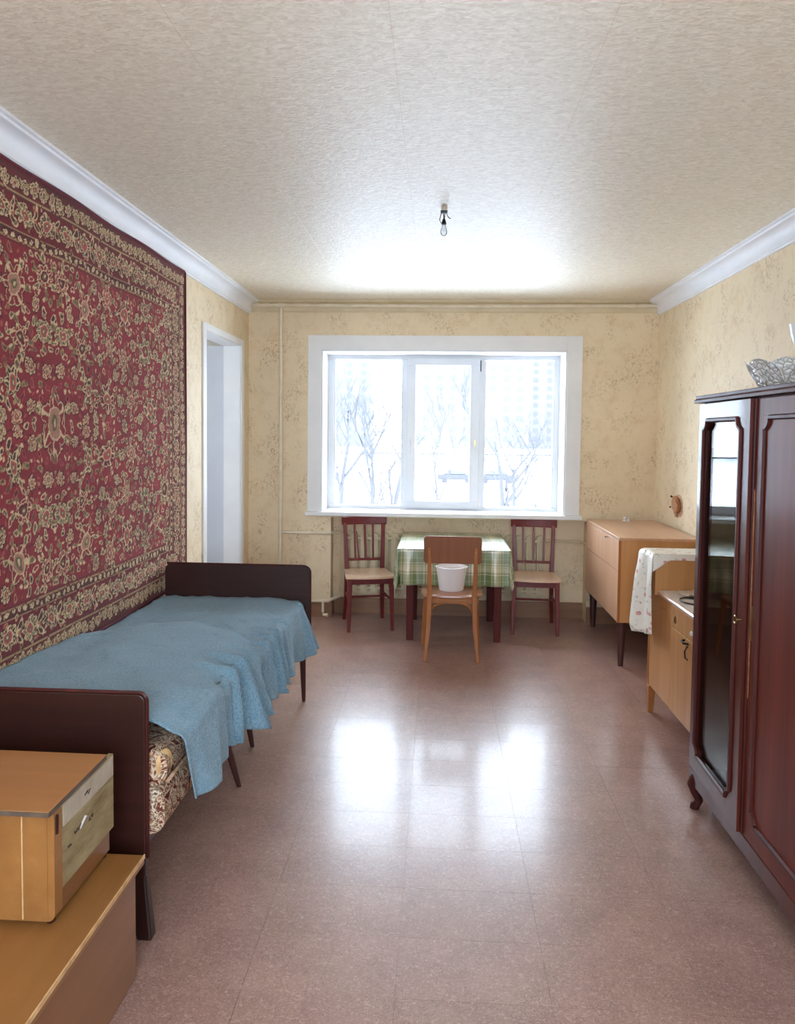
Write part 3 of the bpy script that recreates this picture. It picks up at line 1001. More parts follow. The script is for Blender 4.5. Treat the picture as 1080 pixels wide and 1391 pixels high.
# ------------------------------------------------------------------ pipes and radiator
t = thing('heating_pipe', 'cream vertical heating pipe left of the window with short branches', 'pipe', (-1.245, 5.77, 0))
obj('riser', tube([(-1.245, 5.77, 0.0), (-1.245, 5.77, 2.455)], 0.0145, 12), 'pipe_paint', t, smooth=True)
obj('branch', tube([(-1.245, 5.77, 0.677), (-0.86, 5.80, 0.672), (-0.78, 5.90, 0.667)], 0.012, 10), 'pipe_paint', t, smooth=True)
obj('branch', tube([(-1.245, 5.77, 0.128), (-0.86, 5.78, 0.132), (-0.78, 5.90, 0.15)], 0.013, 10), 'pipe_paint', t, smooth=True)
obj('coupling', tube([(-0.885, 5.797, 0.6725), (-0.845, 5.805, 0.672)], 0.017, 8), 'pipe_paint', t, smooth=True)
obj('coupling', tube([(-1.245, 5.77, 0.655), (-1.245, 5.77, 0.70)], 0.018, 8), 'pipe_paint', t, smooth=True)
v_ = obj('drain_valve', tube([(-0.90, 5.775, 0.13), (-0.90, 5.77, 0.045), (-0.89, 5.75, 0.025)], 0.010, 8), 'pipe_paint', t, smooth=True)
obj('tap', tube([(-0.895, 5.745, 0.03), (-0.855, 5.735, 0.03)], [0.010, 0.014], 8), 'radiator', v_, smooth=True)
t = thing('ceiling_pipe', 'cream pipe running under the ceiling along the window wall', 'pipe', (0.08, D-0.045, 2.45))
obj('pipe_run', tube([(XL+0.01, D-0.05, 2.455), (-1.24, D-0.052, 2.458), (0, D-0.05, 2.452), (XR-0.03, D-0.05, 2.457)], 0.0125, 10), 'pipe_paint', t, smooth=True)
for xx, w_ in ((-1.44, 0.03), (-1.36, 0.02), (-1.245, 0.025), (1.45, 0.02), (1.53, 0.03)):
    obj('coupling', tube([(xx-w_, D-0.051, 2.457), (xx+w_, D-0.051, 2.457)], 0.0175, 8), 'pipe_paint', t, smooth=True)
t = thing('radiator', 'beige cast radiator in the niche behind the table', 'radiator', (0.05, 5.91, 0.15))
rm = None
for i in range(20):
    xx = -0.755+i*0.083
    if rm is None:
        bm = bmesh.new()
        bm = prism(rounded_rect(-0.030, 0.17, 0.030, 0.665, 0.025, 4), 'y', 5.905-5.91, 5.940-5.91, bm)
        prism(rounded_rect(-0.011, 0.20, 0.011, 0.635, 0.01, 3), 'y', 5.890-5.91, 5.906-5.91, bm)
        bm.transform(Matrix.Translation((0, 0, -0.15)))
        o = obj('section', bm, 'radiator', t, smooth=True, local=True)
        rm = o.data
    else:
        o = link_mesh('section', rm, None, t)
    o.location = (xx-0.05, 0, 0)
for zz in (0.215, 0.62):
    obj('header', tube([(-0.785, 5.92, zz), (0.845, 5.92, zz)], 0.018, 10), 'radiator', t, smooth=True)
t = thing('return_pipe', 'thin pipe on the wall between right chair and cabinet', 'pipe', (1.05, D-0.02, 0.625))
obj('pipe_run', tube([(0.845, 5.92, 0.628), (1.13, 5.88, 0.626), (1.19, D-0.02, 0.622), (1.45, D-0.02, 0.615)], 0.010, 8), 'radiator', t, smooth=True)

# ------------------------------------------------------------------ ceiling bulb
t = thing('ceiling_bulb', 'bare unlit light bulb hanging from dark wires on the ceiling', 'lamp', (0.01, 3.44, 2.5))
cx, cy = 0.01, 3.44
obj('hook', lathe([(0.012, -0.0), (0.014, -0.004), (0.006, -0.010), (0.003, -0.02)], (cx, cy, 2.5), 12), 'pipe_paint', t, smooth=True)
obj('connector', box(cx-0.016, cy-0.009, 2.476, cx+0.016, cy+0.009, 2.489), 'black_plastic', t, bevel=0.002)
for w_ in ([(-.012, 0, 2.478), (-.016, .003, 2.463), (-.020, .003, 2.448), (-.014, 0, 2.434), (-.006, 0, 2.430)],
           [(.010, 0, 2.478), (.016, -.002, 2.464), (.024, -.003, 2.454), (.031, -.002, 2.452)],
           [(-.003, 0, 2.478), (-.001, 0, 2.46), (0, 0, 2.448)],
           [(.004, .003, 2.478), (.003, .002, 2.46), (.002, 0, 2.448)]):
    obj('wire', tube([(cx+a, cy+b_, c_) for a, b_, c_ in w_], 0.0022, 6), 'black_plastic', t, smooth='all')
obj('socket', lathe([(0.004, 0.022), (0.007, 0.018), (0.0115, 0.0), (0.0115, -0.004), (0.009, -0.005)], (cx, cy, 2.430), 14), 'dark_metal', t, smooth=True)
obj('bulb', lathe([(0.008, 0.0), (0.0095, -0.008), (0.013, -0.020), (0.0155, -0.032), (0.0145, -0.042), (0.010, -0.049), (0.004, -0.052)], (cx, cy, 2.426), 18), 'bulb_glass', t, smooth='all')
obj('filament', tube([(cx-0.004, cy, 2.424), (cx-0.004, cy, 2.402), (cx-0.005, cy, 2.396), (cx+0.005, cy, 2.396), (cx+0.004, cy, 2.402), (cx+0.004, cy, 2.424)], 0.0008, 5), 'dark_metal', t)

# ------------------------------------------------------------------ bed
bx, by = -1.16, 2.98
bed = thing('bed', 'narrow bed with dark mahogany end boards and patterned base', 'bed', (bx, by, 0))
YN0, YN1 = 2.018, 2.040
YFA, YFB = 3.940, 3.962
foot = obj('footboard', prism(rounded_rect(-1.488, 0.185, -0.822, 0.718, 0.022, 5, (0, 0, 1, 1)), 'y', YN0, YN1), 'mahogany', bed, bevel=0.003)
head = obj('headboard', prism(rounded_rect(-1.488, 0.33, -0.688, 0.742, 0.035, 5, (0, 0, 1, 1)), 'y', YFA, YFB), 'mahogany', bed, bevel=0.003)
def edge_strip(y0_, y1_, x0_, x1_, z0_, z1_, r):
    path = [(x1_, (y0_+y1_)/2, z0_), (x1_, (y0_+y1_)/2, z1_-r)]
    for i in range(1, 6):
        a = i/6*math.pi/2
        path.append((x1_-r+r*math.cos(a), (y0_+y1_)/2, z1_-r+r*math.sin(a)))
    path += [(x1_-r, (y0_+y1_)/2, z1_), (x0_, (y0_+y1_)/2, z1_)]
    return tube(path, 0.006, 6)
obj('edge_strip', edge_strip(YN0, YN1, -1.48, -0.820, 0.24, 0.720, 0.022), 'wardrobe_moulding', foot, smooth=True)
obj('edge_strip', edge_strip(YFA, YFB, -1.48, -0.686, 0.34, 0.744, 0.035), 'wardrobe_moulding', head, smooth=True)
for xs, tip in ((-0.855, -0.822), (-1.455, -1.47)):
    r0 = [(xs-0.030, YN0+0.003, 0.20), (xs+0.031, YN0+0.003, 0.20), (xs+0.031, YN1-0.003, 0.20), (xs-0.030, YN1-0.003, 0.20)]
    r1 = [(xs-0.026, YN0, 0.14), (xs+0.036, YN0, 0.14), (xs+0.036, YN1+0.012, 0.14), (xs-0.026, YN1+0.012, 0.14)]
    r2_ = [(tip-0.026, YN0-0.004, 0.0), (tip+0.018, YN0-0.004, 0.0), (tip+0.018, YN1+0.014, 0.0), (tip-0.026, YN1+0.014, 0.0)]
    obj('leg', loft([r2_, r1, r0]), 'mahogany_v', bed, bevel=0.006)
for a, c_ in (((-0.722, 3.915, 0.34), (-0.717, 3.944, 0)), ((-1.44, 3.915, 0.34), (-1.45, 3.944, 0)), ((-0.872, 2.905, 0.30), (-0.805, 2.955, 0)), ((-0.89, 3.30, 0.30), (-0.848, 3.343, 0)), ((-1.36, 2.905, 0.30), (-1.42, 2.955, 0))):
    obj('leg', tube([c_, Vector(c_).lerp(Vector(a), 0.12), a], [0.010, 0.012, 0.020], 12), 'dark_leg', bed, smooth=True)
obj('frame_rail', box(-0.86, YN1, 0.268, -0.825, YFA, 0.302), 'mahogany_v', bed)
obj('frame_rail', box(-1.46, YN1, 0.268, -1.425, YFA, 0.302), 'mahogany_v', bed)
obj('frame_rail', box(-1.425, 2.88, 0.268, -0.86, 2.93, 0.302), 'mahogany_v', bed)
def cushion(x0_, y0_, z0_, x1_, y1_, z1_, r):
    bm = prism(rounded_rect(x0_, z0_, x1_, z1_, r, 6), 'y', y0_, y1_)
    return bm
# lower upholstered base, bellied on the near side
b = prism(rounded_rect(-1.475, 0.300, -0.775, 0.44, 0.045, 6), 'y', YN1+0.004, YFA-0.004)
obj('upholstered_base', b, 'upholstery', bed, smooth=True)
mat_t = thing('mattress', 'brown and cream leaf-patterned mattress showing under the blue blanket', 'mattress', (bx, by, 0.44))
obj('body', prism(rounded_rect(-1.475, 0.442, -0.768, 0.548, 0.045, 6), 'y', YN1+0.006, YFA-0.006), 'upholstery', mat_t, smooth=True)
pip = []
for yy_ in np.linspace(YN1+0.01, YFA-0.01, 24):
    pip.append((-0.770, yy_, 0.455))
obj('piping', tube(pip, 0.006, 6), 'plaster', mat_t, smooth='all')
ep = obj('end_pad', lathe([(0.004, -0.006), (0.030, -0.004), (0.036, 0.0), (0.030, 0.004), (0.004, 0.006)], (0, 0, 0), 20), 'pale_edge', mat_t, smooth=True, local=True)
ep.rotation_euler = (math.pi/2, 0, math.radians(58))
ep.scale = (0.8, 1.15, 1.0)
ep.location = Vector((-0.782, 2.062, 0.505))-mat_t.location

def make_blanket():
    nu, nv = 96, 230
    ys = np.linspace(2.058, 3.925, nv)
    hemY = np.array([2.05, 2.113, 2.25, 2.59, 2.92, 2.98, 3.15, 3.30, 3.6, 3.80, 3.94])
    hemZ = np.array([0.385, 0.381, 0.376, 0.36, 0.336, 0.353, 0.31, 0.312, 0.295, 0.275, 0.30])
    P = np.zeros((nu, nv, 3)); UV = np.zeros((nu, nv, 2))
    rng = np.random.RandomState(9)
    kn = 64
    g1 = rng.rand(kn+2, 40)
    def n2(a, b_):      # smooth value noise
        i = np.floor(a).astype(int); j = np.floor(b_).astype(int)
        fa, fb = a-i, b_-j
        fa = fa*fa*(3-2*fa); fb = fb*fb*(3-2*fb)
        i %= kn; j %= 38
        return g1[i, j]*(1-fa)*(1-fb)+g1[i+1, j]*fa*(1-fb)+g1[i, j+1]*(1-fa)*fb+g1[i+1, j+1]*fa*fb
    XE = -0.752
    x_in = -1.486
    ntop = 62
    def top(X, Y):
        e = np.sqrt(((X+1.14)/0.50)**2+((Y-2.42)/0.92)**2)
        k = np.clip((1-e)/0.34, 0, 1)
        hump = 0.062*np.sin(k*math.pi/2)+0.030*np.clip(1-e, 0, 1)
        z = 0.566+hump
        z = z-0.012*np.clip((X-(-0.90))/0.14, 0, 1)**2
        z = z+0.010*(n2(X*9+20, Y*6)-0.5)+0.006*(n2(X*22+3+Y*9, Y*14)-0.5)
        q1 = np.abs(n2(X*7+Y*4+11, Y*5-X*3+30)-0.5)
        z = z+0.009*np.clip(1-q1/0.10, 0, 1)*n2(X*4+3, Y*3+2)
        z = z+0.006*np.sin(X*30+Y*9)*np.clip(k*(1-k)*4, 0, 1)*n2(X*5+7, Y*5)
        return np.maximum(z, 0.5535)
    ph = ys*33+2.6*np.sin(ys*4.1)+1.9*np.sin(ys*9.3+1)
    amp = 0.45+0.55*np.clip(np.sin(ys*2.7+0.3), 0, 1)
    hem = np.interp(ys, hemY, hemZ)
    for iu in range(nu):
        if iu < ntop:
            s = iu/(ntop-1)
            X = x_in+(XE-x_in)*s
            Z = top(np.full(nv, X), ys)
            fold = np.clip((s-0.72)/0.28, 0, 1)**2
            Z = Z+fold*0.022*(1-2*np.abs(np.sin(0.5*ph+1.6*(1-s)))**0.8)*amp
            Z = np.maximum(Z, 0.5530)
            P[iu, :, 0] = X
            P[iu, :, 1] = ys
            P[iu, :, 2] = Z
            # round the far and near ends down a little
        else:
            tt = (iu-ntop+1)/(nu-ntop)
            z0_ = P[ntop-1, :, 2]
            ang = np.clip(tt*3.2, 0, 1)*math.pi/2
            R = 0.035
            xr = XE+R*np.sin(ang)
            zr = z0_-R*(1-np.cos(ang))
            fr = np.clip((tt-0.3125)/0.6875, 0, 1)
            Z = zr+(hem-zr)*fr
            rip = (0.012+0.044*fr)*((1-2*np.abs(np.sin(0.5*ph+0.3*fr))**0.8)+0.5*np.sin(2.3*ph+1))*amp+0.010*fr*np.sin(ph*0.43+1.3)
            far = np.clip((ys-3.72)/0.2, 0, 1)**1.5
            near = np.clip((2.2-ys)/0.14, 0, 1)
            P[iu, :, 0] = xr+np.maximum(rip, -0.034)*(1-0.6*near)+0.022*fr+far*fr*0.085
            P[iu, :, 1] = ys+0.018*fr*np.cos(ph*0.8)*amp*(1-near)+near*fr*0.035+far*fr*0.01
            P[iu, :, 2] = Z
        UV[iu, :, 0] = iu/nu
        UV[iu, :, 1] = ys
    me = gridmesh('blanket', P, UV)
    o = link_mesh('blanket', me, 'blanket')
    md = o.modifiers.new('thickness', 'SOLIDIFY')
    md.thickness = 0.005
    md.offset = 1
    props(o, 'blue woven cotton blanket spread over the bed and hanging down', 'blanket')
make_blanket()

# ------------------------------------------------------------------ chest and old radio cabinet, lower left
t = thing('low_chest', 'low brown veneered chest in the lower left corner', 'chest', (-1.14, 1.4, 0))
obj('body', box(-1.495, 0.86, 0.004, -0.790, 1.875, 0.306), 'chest_side', t, bevel=0.003)
obj('top_board', box(-1.50, 0.85, 0.306, -0.772, 1.890, 0.331), 'honey', t, bevel=0.003)
obj('edge_strip', box(-0.7735, 0.85, 0.3215, -0.7705, 1.890, 0.3325), 'pale_edge', t)

rt = thing('old_radio_cabinet', 'old honey-coloured radio cabinet with loose top board on the chest', 'radio', (-1.14, 1.75, 0.3325), math.radians(0.0))
rx1, ry0, ry1, rz0, rz1 = -0.858, 1.588, 1.900, 0.345, 0.606
prof = rounded_rect(-1.45, rz0, rx1, rz1, 0.018, 5, (1, 1, 1, 1))
obj('front_frame', prism(prof, 'y', ry0, ry0+0.035), 'honey', rt, smooth=True)
obj('veneer_strip', box(-0.930, ry0-0.0015, rz0+0.006, rx1-0.016, ry0, rz1-0.006), 'honey', rt)
obj('seam', box(-0.934, ry0-0.002, rz0+0.004, -0.931, ry0, rz1-0.004), 'pale_edge', rt)
obj('body', box(-1.44, ry0+0.035, rz0+0.004, rx1-0.016, ry1-0.01, rz1-0.022), 'weathered', rt)
sb = obj('side_board', box(rx1-0.016, ry0+0.036, rz0+0.055, rx1-0.003, ry1, rz1-0.006), 'weathered', rt)
obj('pale_band', box(rx1-0.003, ry0+0.045, rz1-0.062, rx1-0.001, ry1-0.004, rz1-0.010), 'weathered_pale', sb)
rnd = random.Random(5)
for (ys_, zs_, n_, w_) in ((1.735, 0.566, 5, 0.030), (1.685, 0.500, 5, 0.032), (1.655, 0.483, 3, 0.018), (1.760, 0.492, 4, 0.022)):
    for k in range(n_):
        yk = ys_+w_*k/n_
        obj('ink_mark', tube([(rx1-0.0008 if zs_ > 0.55 else rx1-0.0028, yk, zs_+rnd.uniform(-.004, .004)), (rx1-0.0008 if zs_ > 0.55 else rx1-0.0028, yk+w_*0.22, zs_+rnd.uniform(-.006, .008))], 0.0016, 5), 'ink', sb)
obj('paint_scrape', tube([(rx1-0.0028, 1.712, 0.496), (rx1-0.0028, 1.74, 0.512), (rx1-0.0028, 1.752, 0.506)], [0.003, 0.004, 0.002], 6), 'porcelain', sb)
obj('lower_side', box(rx1-0.014, ry0+0.036, rz0+0.002, rx1-0.006, ry1-0.02, rz0+0.055), 'chest_side', rt)
obj('corner_cap', tube([(rx1-0.004, ry0+0.012, rz1-0.06), (rx1-0.003, ry0+0.012, rz1-0.02), (rx1-0.016, ry0+0.012, rz1-0.004), (rx1-0.035, ry0+0.012, rz1)], 0.008, 8), 'mahogany', rt, smooth=True)
for fx, fy in ((-0.88, 1.61), (-0.88, 1.87), (-1.42, 1.61), (-1.42, 1.87)):
    obj('foot', lathe([(0.010, 0.0), (0.012, 0.004), (0.012, 0.013)], (fx, fy, 0.3325), 10), 'mahogany', rt, smooth=True)
lidp = [(-1.44, 1.555), (-0.848, 1.548), (-0.852, 1.842), (-1.44, 1.85)]
ld = obj('top_board', prism(lidp, 'z', 0.610, 0.6215), 'edge_dark', rt)
obj('veneer', prism([(p[0], p[1]) for p in lidp], 'z', 0.6215, 0.6235), 'lid', ld)

# ------------------------------------------------------------------ table with cloth
tb = thing('dining_table', 'dark red wooden table under the green plaid cloth', 'table', (0.115, 5.47, 0))
obj('table_top', box(-0.252, 5.065, 0.655, 0.482, 5.875, 0.676), 'table_red', tb, bevel=0.003)
b = box(-0.19, 5.19, 0.57, 0.43, 5.21, 0.655)
box(-0.19, 5.78, 0.57, 0.43, 5.80, 0.655, b)
box(-0.20, 5.21, 0.57, -0.18, 5.78, 0.655, b)
box(0.42, 5.21, 0.57, 0.44, 5.78, 0.655, b)
obj('apron', b, 'table_red', tb)
for lx, ly in ((-0.188, 5.212), (0.430, 5.212), (-0.178, 5.795), (0.420, 5.795)):
    obj('leg', bar((lx, ly, 0), (lx, ly, 0.655), 0.048, 0.060), 'table_red', tb, bevel=0.004)

def make_tablecloth():
    ax, bx_, ay, by_, zt = -0.262, 0.492, 5.052, 5.888, 0.680
    ovx, ovf, ovb = 0.235, 0.262, 0.10
    nu, nv = 110, 110
    us = np.linspace(ax-ovx, bx_+ovx, nu)
    vs = np.linspace(ay-ovf, by_, nv)
    P = np.zeros((nu, nv, 3)); UV = np.zeros((nu, nv, 2))
    for i, u in enumerate(us):
        for j, w in enumerate(vs):
            dx = min(0, u-ax)+max(0, u-bx_)
            dy = min(0, w-ay)
            cx_ = min(max(u, ax), bx_); cy_ = max(w, ay)
            d = math.hypot(dx, dy)
            if d < 1e-9:
                P[i, j] = (u, w, zt+0.0012*math.sin(u*23)*math.sin(w*19))
            else:
                nx, ny_ = dx/d, dy/d
                corner = abs(nx*ny_)*2
                drop = max(0, d-0.012)
                out = 0.012+0.10*drop*(0.35+0.65*corner)
                s = (w if abs(nx) > abs(ny_) else u)
                rip = (0.012*math.sin(s*31+1)+0.008*math.sin(s*53))*min(1, drop/0.2)*(1-corner)
                if corner > 0.02:
                    an = math.atan2(abs(dy), abs(dx))
                    rip += 0.018*math.sin(an*6)*min(1, drop/0.15)*corner
                z = zt-0.004-drop*0.985
                P[i, j] = (cx_+nx*(out+rip), cy_+ny_*(out+rip), z)
            UV[i, j] = (u, w)
    me = gridmesh('tablecloth', P, UV)
    o = link_mesh('tablecloth', me, 'plaid')
    md = o.modifiers.new('thickness', 'SOLIDIFY')
    md.thickness = 0.002
    md.offset = 1
    props(o, 'green and cream plaid oilcloth covering the dining table', 'tablecloth')
make_tablecloth()

# ------------------------------------------------------------------ chairs
def seat_shape(wf, wr_, yf, yr, bow, n=10):
    pts = []
    for i in range(n+1):
        s = -1+2*i/n
        pts.append((s*wf/2, yf-bow*(1-s*s)))
    pts += [(wf/2*0.99, yf+0.05), (wr_/2, yr-0.02), (wr_/2-0.02, yr), (-wr_/2+0.02, yr), (-wr_/2, yr-0.02), (-wf/2*0.99, yf+0.05)]
    return pts

def red_chair(label, loc, rz, slats, broken):
    t = thing('dining_chair', label, 'chair', loc, rz, 'red chairs by the window')
    L = dict(parent=t, local=True)
    zs = 0.412
    obj('seat', prism(seat_shape(0.375, 0.32, -0.19, 0.17, 0.03), 'z', zs-0.014, zs), 'chair_seat', smooth=True, **L)
    ap = [( -0.170, -0.165), (0.170, -0.165), (0.148, 0.165), (-0.148, 0.165)]
    inn = [(x*0.88, y*0.88) for x, y in ap]
    bm = bmesh.new()
    for k in range(4):
        a, c_ = ap[k], ap[(k+1) % 4]
        ai, ci = inn[k], inn[(k+1) % 4]
        prism([a, c_, ci, ai], 'z', zs-0.062, zs-0.014, bm)
    obj('apron', bm, 'chair_red', **L)
    for s in (-1, 1):
        obj('leg', bar((s*0.163, -0.178, 0), (s*0.155, -0.158, zs-0.014), 0.023, 0.036), 'chair_red', bevel=0.004, **L)
        pth = [(s*0.153, 0.215, 0), (s*0.142, 0.175, 0.2), (s*0.140, 0.160, zs), (s*0.146, 0.178, 0.60), (s*0.152, 0.205, 0.765)]
        rings = [ringpts(p, Vector(pth[min(i+1, 4)])-Vector(pth[max(i-1, 0)]), r*0.7071, 4, (0, 1, 0), math.pi/4) for i, (p, r) in enumerate(zip(pth, (0.024, 0.030, 0.034, 0.029, 0.026)))]
        obj('back_post', loft(rings), 'chair_red', bevel=0.003, **L)
        obj('side_stretcher', tube([(s*0.158, -0.165, 0.225), (s*0.143, 0.170, 0.225)], 0.009, 8), 'chair_red', smooth=True, **L)
    obj('cross_stretcher', tube([(-0.148, 0.0, 0.225), (0.148, 0.0, 0.225)], 0.009, 8), 'chair_red', smooth=True, **L)
    # crest rail, slightly curved
    rings = []
    for i in range(13):
        s = -1+2*i/12
        y = 0.200+0.022*(1-s*s)
        rings.append([(s*0.178, y-0.012, 0.750), (s*0.178, y+0.012, 0.752), (s*0.178, y+0.014, 0.812), (s*0.178, y-0.010, 0.813)])
    obj('crest_rail', loft(rings), 'chair_red', bevel=0.006, **L)
    obj('lower_rail', bar((-0.142, 0.168, 0.482), (0.142, 0.168, 0.482), 0.018), 'chair_red', bevel=0.002, **L)
    for (xb, xt, w_) in slats:
        obj('slat', bar((xb, 0.168, 0.487), (xt, 0.212, 0.757), w_), 'chair_red', bevel=0.002, **L)
    if broken:
        obj('loose_slat', bar((broken[0], 0.168, 0.487), (broken[1], 0.198, 0.70), 0.012, 0.006), 'chair_red', **L)
    return t
red_chair('red wooden chair with a loose thin slat, left of the table', (-0.527, 5.565, 0), math.radians(14), [(-0.072, -0.075, 0.015), (0.010, 0.005, 0.018), (0.068, 0.070, 0.015)], (-0.045, -0.060))
red_chair('red wooden chair with three back slats, right of the table', (0.736, 5.585, 0), math.radians(-4), [(-0.078, -0.082, 0.015), (0.0, 0.0, 0.016), (0.078, 0.082, 0.015)], None)

t = thing('dining_chair', 'orange-brown chair with a solid ply backrest in front of the table', 'chair', (0.1, 4.89, 0))
def W(bm, **k): return bm
zs = 0.426
seat = []
for i in range(28):
    a = 2*math.pi*i/28
    ca_, sa_ = math.cos(a), math.sin(a)
    seat.append((0.1+0.205*math.copysign(abs(ca_)**0.6, ca_), 4.905+0.170*math.copysign(abs(sa_)**0.6, sa_)))
sc_ = lambda k: [(0.1+(x-0.1)*k, 4.905+(y-4.905)*k) for x, y in seat]
b = loft([[(x, y, zs-0.022) for x, y in sc_(0.96)], [(x, y, zs-0.014) for x, y in sc_(1.0)], [(x, y, zs-0.004) for x, y in sc_(0.99)], [(x, y, zs) for x, y in sc_(0.93)]])
obj('seat', b, 'chair_back_seat', t, smooth=True)
b = box(-0.055, 4.752, zs-0.055, 0.255, 4.772, zs-0.02)
box(-0.055, 5.030, zs-0.055, 0.255, 5.05, zs-0.02, b)
box(-0.072, 4.77, zs-0.055, -0.055, 5.04, zs-0.02, b)
box(0.255, 4.77, zs-0.055, 0.272, 5.04, zs-0.02, b)
obj('apron', b, 'chair_brown', t)
for s in (-1, 1):
    c0 = 0.1
    pth = [(c0+s*0.170, 4.700, 0), (c0+s*0.150, 4.732, 0.22), (c0+s*0.145, 4.745, 0.42), (c0+s*0.148, 4.728, 0.60), (c0+s*0.149, 4.712, 0.74)]
    rings = [ringpts(p, Vector(pth[min(i+1, 4)])-Vector(pth[max(i-1, 0)]), r*0.7071, 4, (0, 1, 0), math.pi/4) for i, (p, r) in enumerate(zip(pth, (0.022, 0.031, 0.034, 0.026, 0.020)))]
    obj('back_post', loft(rings), 'chair_brown', t, bevel=0.004)
    obj('leg', bar((c0+s*0.192, 5.085, 0), (c0+s*0.168, 5.020, zs-0.02), 0.022, 0.032), 'chair_brown', t, bevel=0.004)
    path = [(c0+s*(0.145-0.11*math.sin(i/6*math.pi/2)), 4.75, 0.300+0.085*(1-math.cos(i/6*math.pi/2)) if i else 0.300) for i in range(7)]
    path = [(c0+s*(0.138-0.095*(1-math.cos(i/6*math.pi/2))), 4.752, 0.300+0.075*math.sin(i/6*math.pi/2)) for i in range(7)]
    obj('corner_brace', tube(path, 0.008, 6), 'chair_brown', t, smooth=True)
    sc0 = obj('screw', lathe([(0.004, 0), (0.003, 0.002)], (0, 0, 0), 8), 'brass', t, local=True)
    sc0.rotation_euler = (math.pi/2, 0, 0)
    sc0.location = (s*0.148, 4.7005-4.89, 0.715)
rings = []
bp = rounded_rect(-0.186, 0.632, 0.186, 0.812, 0.022, 5)
bb = [(x, z+(0.006*math.cos(x*6) if z < 0.65 else 0)) for x, z in bp]
def bcurve(x): return 4.732-0.020*(1-(x/0.186)**2)*-1
bm = loft([[(0.1+x, 4.724+0.012*(1-(x/0.186)**2), z) for x, z in bb], [(0.1+x, 4.733+0.012*(1-(x/0.186)**2), z) for x, z in bb]])
obj('backrest', bm, 'chair_back_ply', t, smooth=True)

# white bucket on the chair
b = lathe([(0.076, 0.0), (0.079, 0.004), (0.0985, 0.150), (0.1035, 0.152), (0.1035, 0.158), (0.0985, 0.160), (0.0965, 0.155), (0.077, 0.010), (0.002, 0.008), (0.002, 0.0)], (0, 0, 0), 40,
          wob=lambda r, z, a, k: (r*(1+0.045*abs(math.cos(2*a))**2*(1 if r > 0.05 else 0)), z), closed=True)
o = thing('bucket', 'small white plastic bucket standing on the orange-brown chair', 'bucket', (0.098, 4.925, zs+0.0005))
obj('body', b, 'white_plastic', o, smooth=True, local=True)
hp = [(0.104*math.cos(a), -0.0+0.104*math.sin(a)*0.96, 0.150-0.02*math.sin(a)) for a in np.linspace(math.pi, 2*math.pi, 16)]
obj('handle', tube(hp, 0.0022, 6), 'white_plastic', o, smooth='all', local=True)

# ------------------------------------------------------------------ far cabinet on the right
t = thing('side_cabinet', 'tan veneered cabinet on tall dark legs in the window corner', 'cabinet', (1.42, 5.22, 0))
cx0n, cx0f, cy0, cy1, cz0, cz1 = 1.146, 1.150, 4.705, 5.735, 0.285, 0.826
quad = lambda o_: [(cx0n-o_, cy0-o_), (1.655, cy0-o_), (1.655, cy1+o_), (cx0f-o_, cy1+o_)]
obj('body', prism([(cx0n+0.014, cy0+0.002), (1.655, cy0+0.002), (1.655, cy1-0.002), (cx0f+0.014, cy1-0.002)], 'z', cz0, cz1-0.018), 'pine', t)
obj('top_board', prism(quad(0.001), 'z', cz1-0.018, cz1), 'pine_pale', t, bevel=0.002)
obj('corner_edge', box(cx0n-0.001, cy0-0.001, cz0, cx0n+0.014, cy0+0.010, cz1-0.018), 'chair_brown', t)
dl = obj('flap_door', box(cx0n, cy0+0.012, cz1-0.215, cx0n+0.013, cy1-0.002, cz1-0.021), 'pine_front', t, bevel=0.001)
obj('keyhole', box(cx0n-0.003, 5.00, cz1-0.040, cx0n, 5.05, cz1-0.034), 'dark_metal', dl)
obj('knob', lathe([(0.004, -0.002), (0.006, 0.002), (0.004, 0.005)], (cx0n-0.003, 5.075, cz1-0.046), 8), 'dark_metal', dl)
obj('lower_door', box(cx0n, cy0+0.012, cz0+0.002, cx0n+0.013, cy1-0.002, cz1-0.219), 'pine_front', t, bevel=0.001)
for lx, ly in ((1.180, 4.735), (1.205, 5.705), (1.61, 4.735), (1.61, 5.705)):
    obj('leg', tube([(lx, ly, 0), (lx, ly, cz0)], [0.017, 0.031], 14), 'dark_leg', t, smooth=True)
o = thing('knick_knack', 'tiny pale porcelain trinket standing on the corner cabinet', 'ornament', (1.42, 5.62, cz1))
obj('body', lathe([(0.014, 0), (0.016, 0.006), (0.008, 0.016), (0.011, 0.026), (0.004, 0.036)], (1.405, 5.62, cz1), 12), 'porcelain', o, smooth=True)
obj('base', box(1.385, 5.60, cz1, 1.445, 5.64, cz1+0.003), 'paper', o)
obj('body', lathe([(0.012, 0), (0.014, 0.006), (0.007, 0.016), (0.010, 0.024), (0.003, 0.031)], (1.432, 5.62, cz1+0.003), 12), 'porcelain', o, smooth=True)

# ------------------------------------------------------------------ near cupboard with raised end
t = thing('cupboard', 'yellow-brown cupboard with white worktop between wardrobe and corner cabinet', 'cupboard', (1.4, 3.5, 0))
kx, ky0, ky1 = 1.135, 2.99, 3.965
obj('body', box(kx+0.012, ky0, 0.145, 1.655, ky1, 0.665), 'pine', t)
obj('worktop', box(kx-0.005, ky0, 0.665, 1.655, 3.775, 0.690), 'worktop', t, bevel=0.002)
obj('edge_moulding', tube([(kx-0.004, ky0, 0.677), (kx-0.004, 3.775, 0.677)], 0.0135, 10), 'worktop_edge', t, smooth=True)
rb = obj('raised_compartment', box(kx-0.03, 3.778, 0.665, 1.655, ky1, 0.872), 'pine', t, bevel=0.002)
obj('side_door', box(kx, 3.605, 0.150, kx+0.013, ky1-0.012, 0.660), 'pine', t, bevel=0.001)
dw = obj('drawer', box(kx-0.002, ky0+0.01, 0.560, kx+0.013, 3.598, 0.660), 'pine', t, bevel=0.001)
